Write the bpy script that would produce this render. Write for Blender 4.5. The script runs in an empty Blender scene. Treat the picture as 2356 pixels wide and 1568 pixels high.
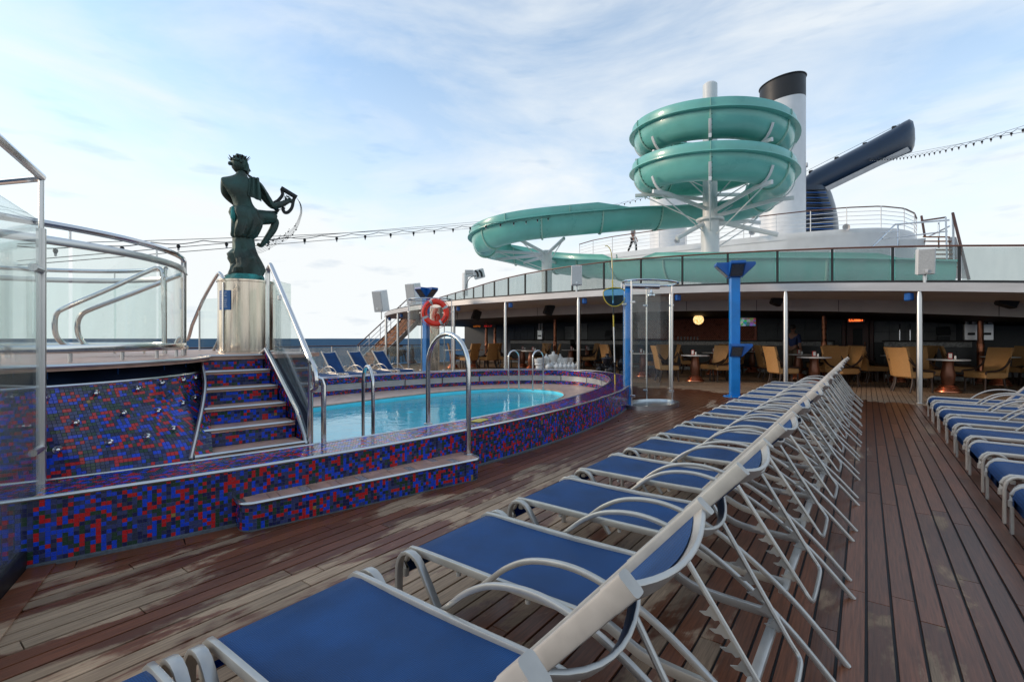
import bpy, math, random
from mathutils import Vector, Matrix
R = random.Random(7)
S = bpy.context.scene
C = S.collection
PI = math.pi
rad = math.radians

# ---------------------------------------------------------------- camera
# World: Y runs along the deck planks, X across the ship, camera over the origin.
FPX, HC = 1112.5, 1.30                      # focal length in overview pixels (2356 wide), eye height
TH = math.atan2(815.0, FPX); CT, ST = math.cos(TH), math.sin(TH)
cam = bpy.data.cameras.new('camera'); cam.lens = 17.0; cam.sensor_width = 36.0
cam.shift_y = -6.0/2356; cam.clip_end = 90000; cam.clip_start = 0.05
co = bpy.data.objects.new('camera', cam); C.objects.link(co)
co.location = (0, 0, HC); co.rotation_euler = (PI/2, 0, TH)
S.camera = co

def Q(u, v, d):
    "measured photo position at a chosen depth -> world point"
    x = (u-1178)/FPX*d
    return Vector((x*CT-d*ST, x*ST+d*CT, HC-(v-778)/FPX*d))
def P(u, v, z):
    return Q(u, v, (HC-z)*FPX/(v-778))
def rayY(u, Y, z=0.0):
    k = (u-1178)/FPX; d = Y/(k*ST+CT)
    p = Q(u, 778, d); p.z = z; return p

# ---------------------------------------------------------------- sky, sun, exposure
SUN_EL, SUN_AZ = rad(16.5), rad(-124)         # low soft sun behind the viewer's left shoulder (azimuth from +Y, clockwise)
W = bpy.data.worlds.new('World'); S.world = W; W.use_nodes = True
nt = W.node_tree; N = nt.nodes; L = nt.links; N.clear()
out = N.new('ShaderNodeOutputWorld'); bg = N.new('ShaderNodeBackground')
sky = N.new('ShaderNodeTexSky'); sky.sky_type = 'NISHITA'; sky.sun_disc = False
sky.sun_elevation = rad(24); sky.sun_rotation = SUN_AZ
sky.altitude = 20; sky.air_density = 1.0; sky.dust_density = 0.7; sky.ozone_density = 2.0
tc = N.new('ShaderNodeTexCoord')
mp = N.new('ShaderNodeMapping'); mp.inputs['Scale'].default_value = (1.0, 1.0, 3.2)
L.new(tc.outputs['Generated'], mp.inputs['Vector'])
no = N.new('ShaderNodeTexNoise'); no.inputs['Scale'].default_value = 1.9; no.inputs['Detail'].default_value = 9
no.inputs['Roughness'].default_value = 0.56; no.inputs['Distortion'].default_value = 0.5
L.new(mp.outputs[0], no.inputs['Vector'])
cr = N.new('ShaderNodeValToRGB'); cr.color_ramp.elements[0].position = 0.40; cr.color_ramp.elements[1].position = 0.66
cr.color_ramp.elements[0].color = (0.32, 0.32, 0.32, 1); cr.color_ramp.elements[1].color = (0.92, 0.92, 0.92, 1)
L.new(no.outputs['Fac'], cr.inputs['Fac'])
# thin high cloud veil is denser toward the horizon
sx = N.new('ShaderNodeSeparateXYZ'); L.new(tc.outputs['Generated'], sx.inputs[0])
mr = N.new('ShaderNodeMapRange'); mr.inputs['From Min'].default_value = 0.0; mr.inputs['From Max'].default_value = 0.55
mr.inputs['To Min'].default_value = 0.62; mr.inputs['To Max'].default_value = -0.22
L.new(sx.outputs['Z'], mr.inputs['Value'])
ad = N.new('ShaderNodeMath'); ad.operation = 'ADD'; ad.use_clamp = True
L.new(cr.outputs['Color'], ad.inputs[0]); L.new(mr.outputs[0], ad.inputs[1])
# small grey puffs low over the sea
mp2 = N.new('ShaderNodeMapping'); mp2.inputs['Scale'].default_value = (3.0, 3.0, 13.0)
L.new(tc.outputs['Generated'], mp2.inputs['Vector'])
no2 = N.new('ShaderNodeTexNoise'); no2.inputs['Scale'].default_value = 2.6; no2.inputs['Detail'].default_value = 6
L.new(mp2.outputs[0], no2.inputs['Vector'])
cr2 = N.new('ShaderNodeValToRGB'); cr2.color_ramp.elements[0].position = 0.60; cr2.color_ramp.elements[1].position = 0.74
L.new(no2.outputs['Fac'], cr2.inputs['Fac'])
cloud = N.new('ShaderNodeMix'); cloud.data_type = 'RGBA'
cloud.inputs['A'].default_value = (7.6, 7.9, 8.0, 1); cloud.inputs['B'].default_value = (6.0, 6.6, 7.2, 1)
L.new(cr2.outputs['Color'], cloud.inputs['Factor'])
mx = N.new('ShaderNodeMix'); mx.data_type = 'RGBA'
sb = N.new('ShaderNodeVectorMath'); sb.operation = 'MULTIPLY'; sb.inputs[1].default_value = (2.0, 2.25, 2.2); L.new(sky.outputs[0], sb.inputs[0])
L.new(ad.outputs[0], mx.inputs['Factor']); L.new(sb.outputs[0], mx.inputs['A']); L.new(cloud.outputs['Result'], mx.inputs['B'])
L.new(mx.outputs['Result'], bg.inputs['Color']); bg.inputs['Strength'].default_value = 0.125
L.new(bg.outputs[0], out.inputs['Surface'])
sl = bpy.data.lights.new('sun', 'SUN'); sl.energy = 1.75; sl.angle = rad(10); sl.color = (1.0, 0.80, 0.62)
so = bpy.data.objects.new('sun', sl); C.objects.link(so)
sd = Vector((math.sin(SUN_AZ)*math.cos(SUN_EL), math.cos(SUN_AZ)*math.cos(SUN_EL), math.sin(SUN_EL)))
so.rotation_euler = sd.to_track_quat('Z', 'Y').to_euler()
S.view_settings.view_transform = 'Standard'; S.view_settings.look = 'None'
S.view_settings.exposure = 0.0; S.view_settings.gamma = 1.0
S.cycles.max_bounces = 10; S.cycles.transparent_max_bounces = 24; S.cycles.glossy_bounces = 4
S.cycles.caustics_reflective = False; S.cycles.caustics_refractive = False

# ---------------------------------------------------------------- materials
def newmat(name):
    m = bpy.data.materials.new(name); m.use_nodes = True
    n = m.node_tree.nodes; b = n['Principled BSDF']
    return m, n, m.node_tree.links, b
def setin(b, k, v):
    if k in b.inputs: b.inputs[k].default_value = v
def mat(name, col, rough=0.5, metal=0.0, var=0.12, scale=3.0, bump=0.0, bscale=60.0, coat=0.0, stretch=(1,1,1), rvar=0.1, spec=0.5):
    m, n, l, b = newmat(name)
    g = n.new('ShaderNodeNewGeometry'); mp = n.new('ShaderNodeMapping'); mp.inputs['Scale'].default_value = stretch
    l.new(g.outputs['Position'], mp.inputs['Vector'])
    t = n.new('ShaderNodeTexNoise'); t.inputs['Scale'].default_value = scale; t.inputs['Detail'].default_value = 6
    l.new(mp.outputs[0], t.inputs['Vector'])
    r = n.new('ShaderNodeValToRGB'); r.color_ramp.elements[0].position = 0.3; r.color_ramp.elements[1].position = 0.7
    r.color_ramp.elements[0].color = (*[c*(1-var) for c in col], 1); r.color_ramp.elements[1].color = (*[min(1, c*(1+var)) for c in col], 1)
    l.new(t.outputs['Fac'], r.inputs['Fac']); l.new(r.outputs['Color'], b.inputs['Base Color'])
    q = n.new('ShaderNodeMapRange'); q.inputs['To Min'].default_value = max(0.02, rough-rvar); q.inputs['To Max'].default_value = min(1, rough+rvar)
    l.new(t.outputs['Fac'], q.inputs['Value']); l.new(q.outputs[0], b.inputs['Roughness'])
    b.inputs['Metallic'].default_value = metal; setin(b, 'Coat Weight', coat); setin(b, 'Specular IOR Level', spec)
    if bump:
        t2 = n.new('ShaderNodeTexNoise'); t2.inputs['Scale'].default_value = bscale; t2.inputs['Detail'].default_value = 4
        l.new(mp.outputs[0], t2.inputs['Vector'])
        bp = n.new('ShaderNodeBump'); bp.inputs['Strength'].default_value = bump; bp.inputs['Distance'].default_value = 0.01
        l.new(t2.outputs['Fac'], bp.inputs['Height']); l.new(bp.outputs[0], b.inputs['Normal'])
    return m
def glassmat(name, tint, ior=1.45, rough=0.0, bump=0, bscale=3, dust=0.0):
    m, n, l, b = newmat(name); n.remove(b); o = n['Material Output']
    tr = n.new('ShaderNodeBsdfTransparent'); tr.inputs['Color'].default_value = (*tint, 1)
    gl = n.new('ShaderNodeBsdfGlossy'); gl.inputs['Roughness'].default_value = rough
    # Schlick reflectance from the facing angle: the same from both sides of a pane
    lw = n.new('ShaderNodeLayerWeight'); lw.inputs['Blend'].default_value = 0.5
    pw = n.new('ShaderNodeMath'); pw.operation = 'POWER'; pw.inputs[1].default_value = 5.0; l.new(lw.outputs['Facing'], pw.inputs[0])
    r0 = ((ior-1)/(ior+1))**2
    fr = n.new('ShaderNodeMath'); fr.operation = 'MULTIPLY_ADD'; fr.inputs[1].default_value = 1-r0; fr.inputs[2].default_value = r0; l.new(pw.outputs[0], fr.inputs[0])
    ms = n.new('ShaderNodeMixShader')
    l.new(fr.outputs[0], ms.inputs[0]); l.new(tr.outputs[0], ms.inputs[1]); l.new(gl.outputs[0], ms.inputs[2])
    last = ms
    if dust:
        df = n.new('ShaderNodeBsdfTranslucent'); df.inputs['Color'].default_value = (0.80, 0.82, 0.80, 1)
        t = n.new('ShaderNodeTexNoise'); t.inputs['Scale'].default_value = 2.2; t.inputs['Detail'].default_value = 8
        g = n.new('ShaderNodeNewGeometry'); mp = n.new('ShaderNodeMapping'); mp.inputs['Scale'].default_value = (2.5, 2.5, 0.5)
        l.new(g.outputs['Position'], mp.inputs['Vector']); l.new(mp.outputs[0], t.inputs['Vector'])
        q = n.new('ShaderNodeMapRange'); q.inputs['To Min'].default_value = 0.0; q.inputs['To Max'].default_value = dust*2
        l.new(t.outputs['Fac'], q.inputs['Value'])
        m2 = n.new('ShaderNodeMixShader'); l.new(q.outputs[0], m2.inputs[0]); l.new(ms.outputs[0], m2.inputs[1]); l.new(df.outputs[0], m2.inputs[2])
        last = m2
    l.new(last.outputs[0], o.inputs['Surface'])
    if bump:
        g = n.new('ShaderNodeNewGeometry'); t = n.new('ShaderNodeTexNoise'); t.inputs['Scale'].default_value = bscale; t.inputs['Detail'].default_value = 5; t.inputs['Distortion'].default_value = 1.0
        l.new(g.outputs['Position'], t.inputs['Vector'])
        bp = n.new('ShaderNodeBump'); bp.inputs['Strength'].default_value = bump; bp.inputs['Distance'].default_value = 0.05
        l.new(t.outputs['Fac'], bp.inputs['Height']); l.new(bp.outputs[0], gl.inputs['Normal']); l.new(bp.outputs[0], lw.inputs['Normal'])
    return m
def emit(name, col, st):
    m, n, l, b = newmat(name); b.inputs['Base Color'].default_value = (*col, 1)
    b.inputs['Emission Color'].default_value = (*col, 1); b.inputs['Emission Strength'].default_value = st
    return m
def woodmat(name, wet_bias, dry=(0.40, 0.262, 0.165), wet=(0.150, 0.050, 0.022), along='Y'):
    m, n, l, b = newmat(name)
    g = n.new('ShaderNodeNewGeometry'); oi = n.new('ShaderNodeObjectInfo')
    # shift the grain of every plank
    cb = n.new('ShaderNodeCombineXYZ'); mu = n.new('ShaderNodeMath'); mu.operation = 'MULTIPLY'; mu.inputs[1].default_value = 37.0
    l.new(oi.outputs['Random'], mu.inputs[0]); l.new(mu.outputs[0], cb.inputs['X' if along == 'X' else 'Y'])
    va = n.new('ShaderNodeVectorMath'); va.operation = 'ADD'; l.new(g.outputs['Position'], va.inputs[0]); l.new(cb.outputs[0], va.inputs[1])
    mp = n.new('ShaderNodeMapping'); mp.inputs['Scale'].default_value = (110, 4.0, 60) if along == 'Y' else (4.0, 110, 60)
    l.new(va.outputs[0], mp.inputs['Vector'])
    gr = n.new('ShaderNodeTexNoise'); gr.inputs['Scale'].default_value = 1.0; gr.inputs['Detail'].default_value = 7; gr.inputs['Roughness'].default_value = 0.65
    l.new(mp.outputs[0], gr.inputs['Vector'])
    # wetness
    mp2 = n.new('ShaderNodeMapping'); mp2.inputs['Scale'].default_value = (1.5, 0.55, 1) if along == 'Y' else (0.42, 1.25, 1)
    l.new(g.outputs['Position'], mp2.inputs['Vector'])
    wn = n.new('ShaderNodeTexNoise'); wn.inputs['Scale'].default_value = 1.5; wn.inputs['Detail'].default_value = 7; wn.inputs['Roughness'].default_value = 0.62; wn.inputs['Distortion'].default_value = 0.35
    l.new(mp2.outputs[0], wn.inputs['Vector'])
    # edge of puddles follows the grain and changes from plank to plank
    m1 = n.new('ShaderNodeMath'); m1.operation = 'MULTIPLY_ADD'; m1.inputs[1].default_value = 0.16
    l.new(gr.outputs['Fac'], m1.inputs[0]); l.new(wn.outputs['Fac'], m1.inputs[2])
    m2 = n.new('ShaderNodeMath'); m2.operation = 'MULTIPLY_ADD'; m2.inputs[1].default_value = 0.10
    l.new(oi.outputs['Random'], m2.inputs[0]); l.new(m1.outputs[0], m2.inputs[2])
    # the roofed end of the deck stays dry, and the lounger strip has dried off
    sx = n.new('ShaderNodeSeparateXYZ'); l.new(g.outputs['Position'], sx.inputs[0])
    dr = n.new('ShaderNodeMapRange'); dr.inputs['From Min'].default_value = 12.0; dr.inputs['From Max'].default_value = 12.9
    dr.inputs['To Min'].default_value = 0.0; dr.inputs['To Max'].default_value = -0.35; l.new(sx.outputs['Y'], dr.inputs['Value'])
    dx = n.new('ShaderNodeMapRange'); dx.inputs['From Min'].default_value = 0.0; dx.inputs['From Max'].default_value = 1.3
    dx.inputs['To Min'].default_value = -0.10; dx.inputs['To Max'].default_value = 0.06
    ab = n.new('ShaderNodeMath'); ab.operation = 'ADD'; ab.inputs[1].default_value = 1.75; l.new(sx.outputs['X'], ab.inputs[0])
    ab2 = n.new('ShaderNodeMath'); ab2.operation = 'ABSOLUTE'; l.new(ab.outputs[0], ab2.inputs[0]); l.new(ab2.outputs[0], dx.inputs['Value'])
    # farther down the deck the lounger strip is still wet
    fy = n.new('ShaderNodeMapRange'); fy.inputs['From Min'].default_value = 2.0; fy.inputs['From Max'].default_value = 6.0
    fy.inputs['To Min'].default_value = 0.0; fy.inputs['To Max'].default_value = 0.10; l.new(sx.outputs['Y'], fy.inputs['Value'])
    s1 = n.new('ShaderNodeMath'); l.new(m2.outputs[0], s1.inputs[0]); l.new(dr.outputs[0], s1.inputs[1])
    s2 = n.new('ShaderNodeMath'); l.new(s1.outputs[0], s2.inputs[0]); l.new(dx.outputs[0], s2.inputs[1])
    s3 = n.new('ShaderNodeMath'); l.new(s2.outputs[0], s3.inputs[0]); l.new(fy.outputs[0], s3.inputs[1])
    ny_ = n.new('ShaderNodeMapRange'); ny_.inputs['From Min'].default_value = 0.2; ny_.inputs['From Max'].default_value = 1.1
    ny_.inputs['To Min'].default_value = -0.09; ny_.inputs['To Max'].default_value = 0.0; l.new(sx.outputs['Y'], ny_.inputs['Value'])
    s4 = n.new('ShaderNodeMath'); l.new(s3.outputs[0], s4.inputs[0]); l.new(ny_.outputs[0], s4.inputs[1]); s3 = s4
    setin(b, 'Specular IOR Level', 0.38)
    wr = n.new('ShaderNodeMapRange'); wr.interpolation_type = 'SMOOTHSTEP'
    wr.inputs['From Min'].default_value = 0.585-wet_bias; wr.inputs['From Max'].default_value = 0.645-wet_bias
    l.new(s3.outputs[0], wr.inputs['Value'])
    def ramp(col, v):
        r = n.new('ShaderNodeValToRGB'); r.color_ramp.elements[0].position = 0.25; r.color_ramp.elements[1].position = 0.75
        r.color_ramp.elements[0].color = (*[c*(1-v) for c in col], 1); r.color_ramp.elements[1].color = (*[c*(1+v) for c in col], 1)
        l.new(gr.outputs['Fac'], r.inputs['Fac']); return r
    rd, rw = ramp(dry, 0.50), ramp(wet, 0.55)
    mx = n.new('ShaderNodeMix'); mx.data_type = 'RGBA'
    l.new(wr.outputs[0], mx.inputs['Factor']); l.new(rd.outputs[0], mx.inputs['A']); l.new(rw.outputs[0], mx.inputs['B'])
    hs = n.new('ShaderNodeHueSaturation'); vr = n.new('ShaderNodeMapRange'); vr.inputs['To Min'].default_value = 0.62; vr.inputs['To Max'].default_value = 1.30
    l.new(oi.outputs['Random'], vr.inputs['Value']); l.new(vr.outputs[0], hs.inputs['Value']); l.new(mx.outputs['Result'], hs.inputs['Color'])
    l.new(hs.outputs[0], b.inputs['Base Color'])
    rr = n.new('ShaderNodeMapRange'); rr.inputs['To Min'].default_value = 0.68; rr.inputs['To Max'].default_value = 0.36; l.new(wr.outputs[0], rr.inputs['Value'])
    l.new(rr.outputs[0], b.inputs['Roughness'])
    bp = n.new('ShaderNodeBump'); bp.inputs['Strength'].default_value = 0.25; bp.inputs['Distance'].default_value = 0.004
    l.new(gr.outputs['Fac'], bp.inputs['Height']); l.new(bp.outputs[0], b.inputs['Normal'])
    return m
def tilemat(name, rough=0.16):
    "glass mosaic: the colour of each tile comes from its own face value"
    m, n, l, b = newmat(name)
    a = n.new('ShaderNodeAttribute'); a.attribute_name = 'rnd'
    r = n.new('ShaderNodeValToRGB'); r.color_ramp.interpolation = 'CONSTANT'
    cols = [(0.0, (0.012, 0.016, 0.075)), (0.20, (0.040, 0.050, 0.150)), (0.40, (0.007, 0.055, 0.56)), (0.60, (0.018, 0.050, 0.030)),
            (0.74, (0.030, 0.036, 0.075)), (0.80, (0.52, 0.012, 0.018)), (0.995, (0.30, 0.19, 0.05))]
    e = r.color_ramp.elements
    while len(e) < len(cols): e.new(0.5)
    for k, (p, c) in enumerate(cols): e[k].position = p; e[k].color = (*c, 1)
    l.new(a.outputs['Fac'], r.inputs['Fac'])
    g = n.new('ShaderNodeNewGeometry'); t = n.new('ShaderNodeTexNoise'); t.inputs['Scale'].default_value = 70; t.inputs['Detail'].default_value = 3; t.inputs['Distortion'].default_value = 2
    l.new(g.outputs['Position'], t.inputs['Vector'])
    hs = n.new('ShaderNodeHueSaturation'); q = n.new('ShaderNodeMapRange'); q.inputs['To Min'].default_value = 0.6; q.inputs['To Max'].default_value = 1.45
    l.new(t.outputs['Fac'], q.inputs['Value']); l.new(q.outputs[0], hs.inputs['Value']); l.new(r.outputs['Color'], hs.inputs['Color'])
    l.new(hs.outputs[0], b.inputs['Base Color']); b.inputs['Roughness'].default_value = rough
    return m
def fabricmat(name, col):
    m, n, l, b = newmat(name)
    tcn = n.new('ShaderNodeTexCoord'); mp = n.new('ShaderNodeMapping'); mp.inputs['Rotation'].default_value = (0, 0, rad(45)); l.new(tcn.outputs['Object'], mp.inputs['Vector'])
    ck = n.new('ShaderNodeTexChecker'); ck.inputs['Scale'].default_value = 230; l.new(mp.outputs[0], ck.inputs['Vector'])
    g = n.new('ShaderNodeNewGeometry'); t = n.new('ShaderNodeTexNoise'); t.inputs['Scale'].default_value = 3.5; t.inputs['Detail'].default_value = 8; l.new(g.outputs['Position'], t.inputs['Vector'])
    t2 = n.new('ShaderNodeTexNoise'); t2.inputs['Scale'].default_value = 260; l.new(tcn.outputs['Object'], t2.inputs['Vector'])
    r = n.new('ShaderNodeValToRGB'); r.color_ramp.elements[0].position = 0.3; r.color_ramp.elements[1].position = 0.72
    r.color_ramp.elements[0].color = (*[c*0.72 for c in col], 1); r.color_ramp.elements[1].color = (*[c*1.3 for c in col], 1)
    l.new(t.outputs['Fac'], r.inputs['Fac'])
    hs = n.new('ShaderNodeHueSaturation'); q = n.new('ShaderNodeMapRange'); q.inputs['To Min'].default_value = 0.62; q.inputs['To Max'].default_value = 1.12
    l.new(ck.outputs['Fac'], q.inputs['Value']); l.new(q.outputs[0], hs.inputs['Value']); l.new(r.outputs['Color'], hs.inputs['Color'])
    l.new(hs.outputs[0], b.inputs['Base Color']); b.inputs['Roughness'].default_value = 0.55; setin(b, 'Specular IOR Level', 0.28)
    sm = n.new('ShaderNodeMath'); l.new(ck.outputs['Fac'], sm.inputs[0]); l.new(t2.outputs['Fac'], sm.inputs[1])
    bp = n.new('ShaderNodeBump'); bp.inputs['Strength'].default_value = 0.5; bp.inputs['Distance'].default_value = 0.002
    l.new(sm.outputs[0], bp.inputs['Height']); l.new(bp.outputs[0], b.inputs['Normal'])
    return m
def wovenmat(name, col):
    m, n, l, b = newmat(name)
    tcn = n.new('ShaderNodeTexCoord')
    br = n.new('ShaderNodeTexBrick'); br.inputs['Scale'].default_value = 22; br.inputs['Mortar Size'].default_value = 0.06
    br.inputs['Color1'].default_value = (*col, 1); br.inputs['Color2'].default_value = (*[c*0.8 for c in col], 1); br.inputs['Mortar'].default_value = (*[c*0.55 for c in col], 1)
    mp = n.new('ShaderNodeMapping'); mp.inputs['Rotation'].default_value = (rad(90), 0, rad(40)); l.new(tcn.outputs['Object'], mp.inputs['Vector'])
    l.new(mp.outputs[0], br.inputs['Vector'])
    l.new(br.outputs['Color'], b.inputs['Base Color']); b.inputs['Roughness'].default_value = 0.55
    bp = n.new('ShaderNodeBump'); bp.inputs['Strength'].default_value = 0.4; bp.inputs['Distance'].default_value = 0.004
    l.new(br.outputs['Fac'], bp.inputs['Height']); bp.invert = True; l.new(bp.outputs[0], b.inputs['Normal'])
    return m
M = {}
M['deck'] = woodmat('teak_deck', 0.0)
M['caulk'] = mat('caulk', (0.014, 0.016, 0.020), 0.6, var=0.3, scale=40)
M['tile'] = tilemat('glass_mosaic')
M['grout'] = mat('grout', (0.105, 0.120, 0.135), 0.85, var=0.2, scale=40)
M['steel'] = mat('brushed_steel', (0.60, 0.59, 0.575), 0.30, 1.0, var=0.07, scale=3, stretch=(1, 1, 0.2), rvar=0.05)
M['chrome'] = mat('polished_steel', (0.66, 0.65, 0.635), 0.15, 1.0, var=0.06, scale=3, stretch=(1, 1, 0.3), rvar=0.05)
M['pedsteel'] = mat('reflection_toned_steel', (0.64, 0.56, 0.46), 0.17, 1.0, var=0.22, scale=4, stretch=(6, 6, 0.6), rvar=0.14, bump=0.05, bscale=6)  # warm, streaky tone paints reflections into the steel colour
M['frame'] = mat('lounger_frame_paint', (0.50, 0.475, 0.44), 0.33, 0.55, var=0.10, scale=9, rvar=0.1, bump=0.04, bscale=150)
M['cap'] = mat('lounger_cap_plastic', (0.47, 0.435, 0.39), 0.45, 0.15, var=0.10, scale=20)
M['fabric'] = fabricmat('blue_sling_fabric', (0.007, 0.058, 0.190))
M['terra'] = mat('terracotta_tile', (0.50, 0.295, 0.215), 0.42, var=0.26, scale=7, bump=0.08, bscale=60)
M['terra2'] = mat('patterned_inset_tile', (0.30, 0.27, 0.27), 0.4, var=0.75, scale=110)
M['pebble'] = mat('pale_brown_ledge', (0.52, 0.365, 0.29), 0.40, var=0.2, scale=6, bump=0.08, bscale=40)
M['panelgrey'] = mat('grey_grille_panel', (0.42, 0.43, 0.42), 0.42, 0.35, var=0.12, scale=4)
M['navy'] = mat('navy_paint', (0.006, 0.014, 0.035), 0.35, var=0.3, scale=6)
M['basin'] = mat('cyan_basin_paint', (0.16, 0.80, 0.92), 0.5, var=0.1, scale=2)
M['water'] = glassmat('pool_water', (0.90, 0.98, 0.99), 1.33, 0.02, bump=0.13, bscale=3.2)
M['glass'] = glassmat('clear_glass', (0.91, 0.95, 0.94), 1.5, dust=0.03)
M['screenglass'] = glassmat('salt_hazed_glass', (0.915, 0.955, 0.95), 1.5, dust=0.045)
M['tintglass'] = glassmat('tinted_glass', (0.76, 0.80, 0.79), 1.5, dust=0.08)
M['smokeglass'] = glassmat('smoked_glass', (0.74, 0.775, 0.77), 1.5, dust=0.10)
M['bronze'] = mat('green_bronze', (0.062, 0.068, 0.052), 0.55, 0.35, var=0.55, scale=5, bump=0.5, bscale=30)
M['verdigris'] = mat('verdigris', (0.03, 0.22, 0.20), 0.7, 0.1, var=0.6, scale=9, bump=0.6, bscale=25)
M['darkbronze'] = mat('dark_bronze', (0.02, 0.022, 0.022), 0.5, 0.4, var=0.3, scale=12)
M['white'] = mat('white_paint', (0.74, 0.73, 0.71), 0.42, var=0.05, scale=2, rvar=0.08)
M['white2'] = mat('weathered_white_paint', (0.70, 0.685, 0.665), 0.5, var=0.10, scale=1.2, stretch=(1, 1, 0.3))
M['teal'] = mat('teal_gelcoat', (0.17, 0.49, 0.42), 0.30, var=0.10, scale=1.3, rvar=0.1, coat=0.2)
M['tealflange'] = mat('teal_flange', (0.34, 0.55, 0.45), 0.4, var=0.10, scale=3)
M['funnel'] = mat('navy_funnel_paint', (0.007, 0.024, 0.055), 0.34, var=0.15, scale=0.6)
M['black'] = mat('black_plastic', (0.010, 0.010, 0.011), 0.5, var=0.2, scale=9)
M['sootblack'] = mat('black_paint', (0.014, 0.013, 0.013), 0.5, var=0.25, scale=2)
M['blue'] = mat('bright_blue_paint', (0.005, 0.20, 0.58), 0.34, var=0.12, scale=4)
M['bluedark'] = mat('blue_lamp_housing', (0.006, 0.10, 0.36), 0.4, var=0.12, scale=5)
M['lens'] = mat('lamp_lens', (0.16, 0.19, 0.22), 0.2, 0.6, var=0.5, scale=60)
M['alu'] = mat('canopy_fascia_metal', (0.56, 0.53, 0.51), 0.42, 0.35, var=0.12, scale=1.4, stretch=(1, 1, 4))
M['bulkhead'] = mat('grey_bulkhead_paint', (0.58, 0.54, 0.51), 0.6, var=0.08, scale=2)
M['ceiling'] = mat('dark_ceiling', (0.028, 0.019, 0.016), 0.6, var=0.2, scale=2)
M['granite'] = mat('dark_granite', (0.022, 0.022, 0.023), 0.35, var=0.7, scale=120)
M['frieze'] = mat('pale_frieze', (0.34, 0.33, 0.32), 0.5, var=0.5, scale=22)
M['bartile'] = mat('grey_wall_tile', (0.20, 0.195, 0.19), 0.3, var=0.2, scale=2)
M['copper'] = mat('copper', (0.52, 0.20, 0.11), 0.30, 0.85, var=0.25, scale=8)
M['copperdark'] = mat('dark_copper_scale', (0.18, 0.055, 0.035), 0.35, 0.7, var=0.4, scale=30)
M['mahog'] = mat('mahogany', (0.105, 0.022, 0.010), 0.38, var=0.4, scale=3, stretch=(1, 1, 0.15))
M['teakrail'] = mat('varnished_handrail', (0.115, 0.042, 0.022), 0.35, var=0.25, scale=6)
M['teakstep'] = mat('orange_teak', (0.33, 0.125, 0.045), 0.45, var=0.3, scale=4)
M['wicker'] = wovenmat('tan_wicker', (0.68, 0.36, 0.13))
M['chairwood'] = mat('dark_chair_wood', (0.045, 0.026, 0.019), 0.4, var=0.3, scale=15)
M['tabletop'] = mat('pale_table_top', (0.80, 0.79, 0.77), 0.25, var=0.06, scale=8)
M['tablewood'] = mat('copper_brown_table_base', (0.20, 0.075, 0.04), 0.33, 0.45, var=0.25, scale=7)
M['red'] = mat('red_plastic', (0.45, 0.02, 0.015), 0.4, var=0.1)
M['buoy'] = mat('orange_red_lifebuoy', (0.90, 0.04, 0.015), 0.42, var=0.07, scale=7)
M['reflect'] = mat('grey_reflective_tape', (0.52, 0.52, 0.50), 0.4, var=0.1, scale=30)
M['rope'] = mat('orange_rope', (0.60, 0.06, 0.025), 0.8, var=0.2, scale=90)
M['chesswhite'] = mat('white_chess_plastic', (0.78, 0.77, 0.74), 0.4, var=0.05, scale=6)
M['chessblack'] = mat('black_chess_plastic', (0.012, 0.012, 0.014), 0.28, var=0.2, scale=6)
M['yellow'] = mat('yellow_paint', (0.62, 0.46, 0.04), 0.45, var=0.1, scale=20)
M['netblue'] = glassmat('blue_net', (0.16, 0.46, 0.78), 1.3, 0.5)
M['bulb'] = mat('lamp_glass', (0.55, 0.53, 0.5), 0.2, var=0.1)
M['cable'] = mat('dark_cable', (0.02, 0.022, 0.025), 0.6, var=0.1)
M['notice'] = mat('blue_notice_print', (0.012, 0.12, 0.34), 0.45, var=0.08, scale=9)
M['ink'] = mat('pale_print', (0.5, 0.58, 0.66), 0.6, var=0.1)
M['blackink'] = mat('black_print', (0.02, 0.02, 0.02), 0.6, var=0.1)
M['skin'] = mat('skin', (0.40, 0.20, 0.14), 0.5, var=0.1, scale=20)
M['hair'] = mat('hair', (0.03, 0.022, 0.018), 0.6, var=0.2, scale=60)
M['greyshirt'] = mat('grey_shirt', (0.33, 0.29, 0.28), 0.8, var=0.1, scale=12)
M['blueshirt'] = mat('blue_shirt', (0.03, 0.055, 0.17), 0.8, var=0.15, scale=12)
M['blacktrousers'] = mat('black_trousers', (0.012, 0.012, 0.014), 0.8, var=0.2, scale=12)
M['khaki'] = mat('khaki_trousers', (0.26, 0.19, 0.115), 0.8, var=0.12, scale=12)
for e_, c_ in zip(next(q for q in M['bronze'].node_tree.nodes if q.type == 'VALTORGB').color_ramp.elements, ((0.045, 0.040, 0.030, 1), (0.040, 0.105, 0.088, 1))): e_.color = c_
M['bronze'].node_tree.nodes['Noise Texture'].inputs['Scale'].default_value = 4.0

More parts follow.
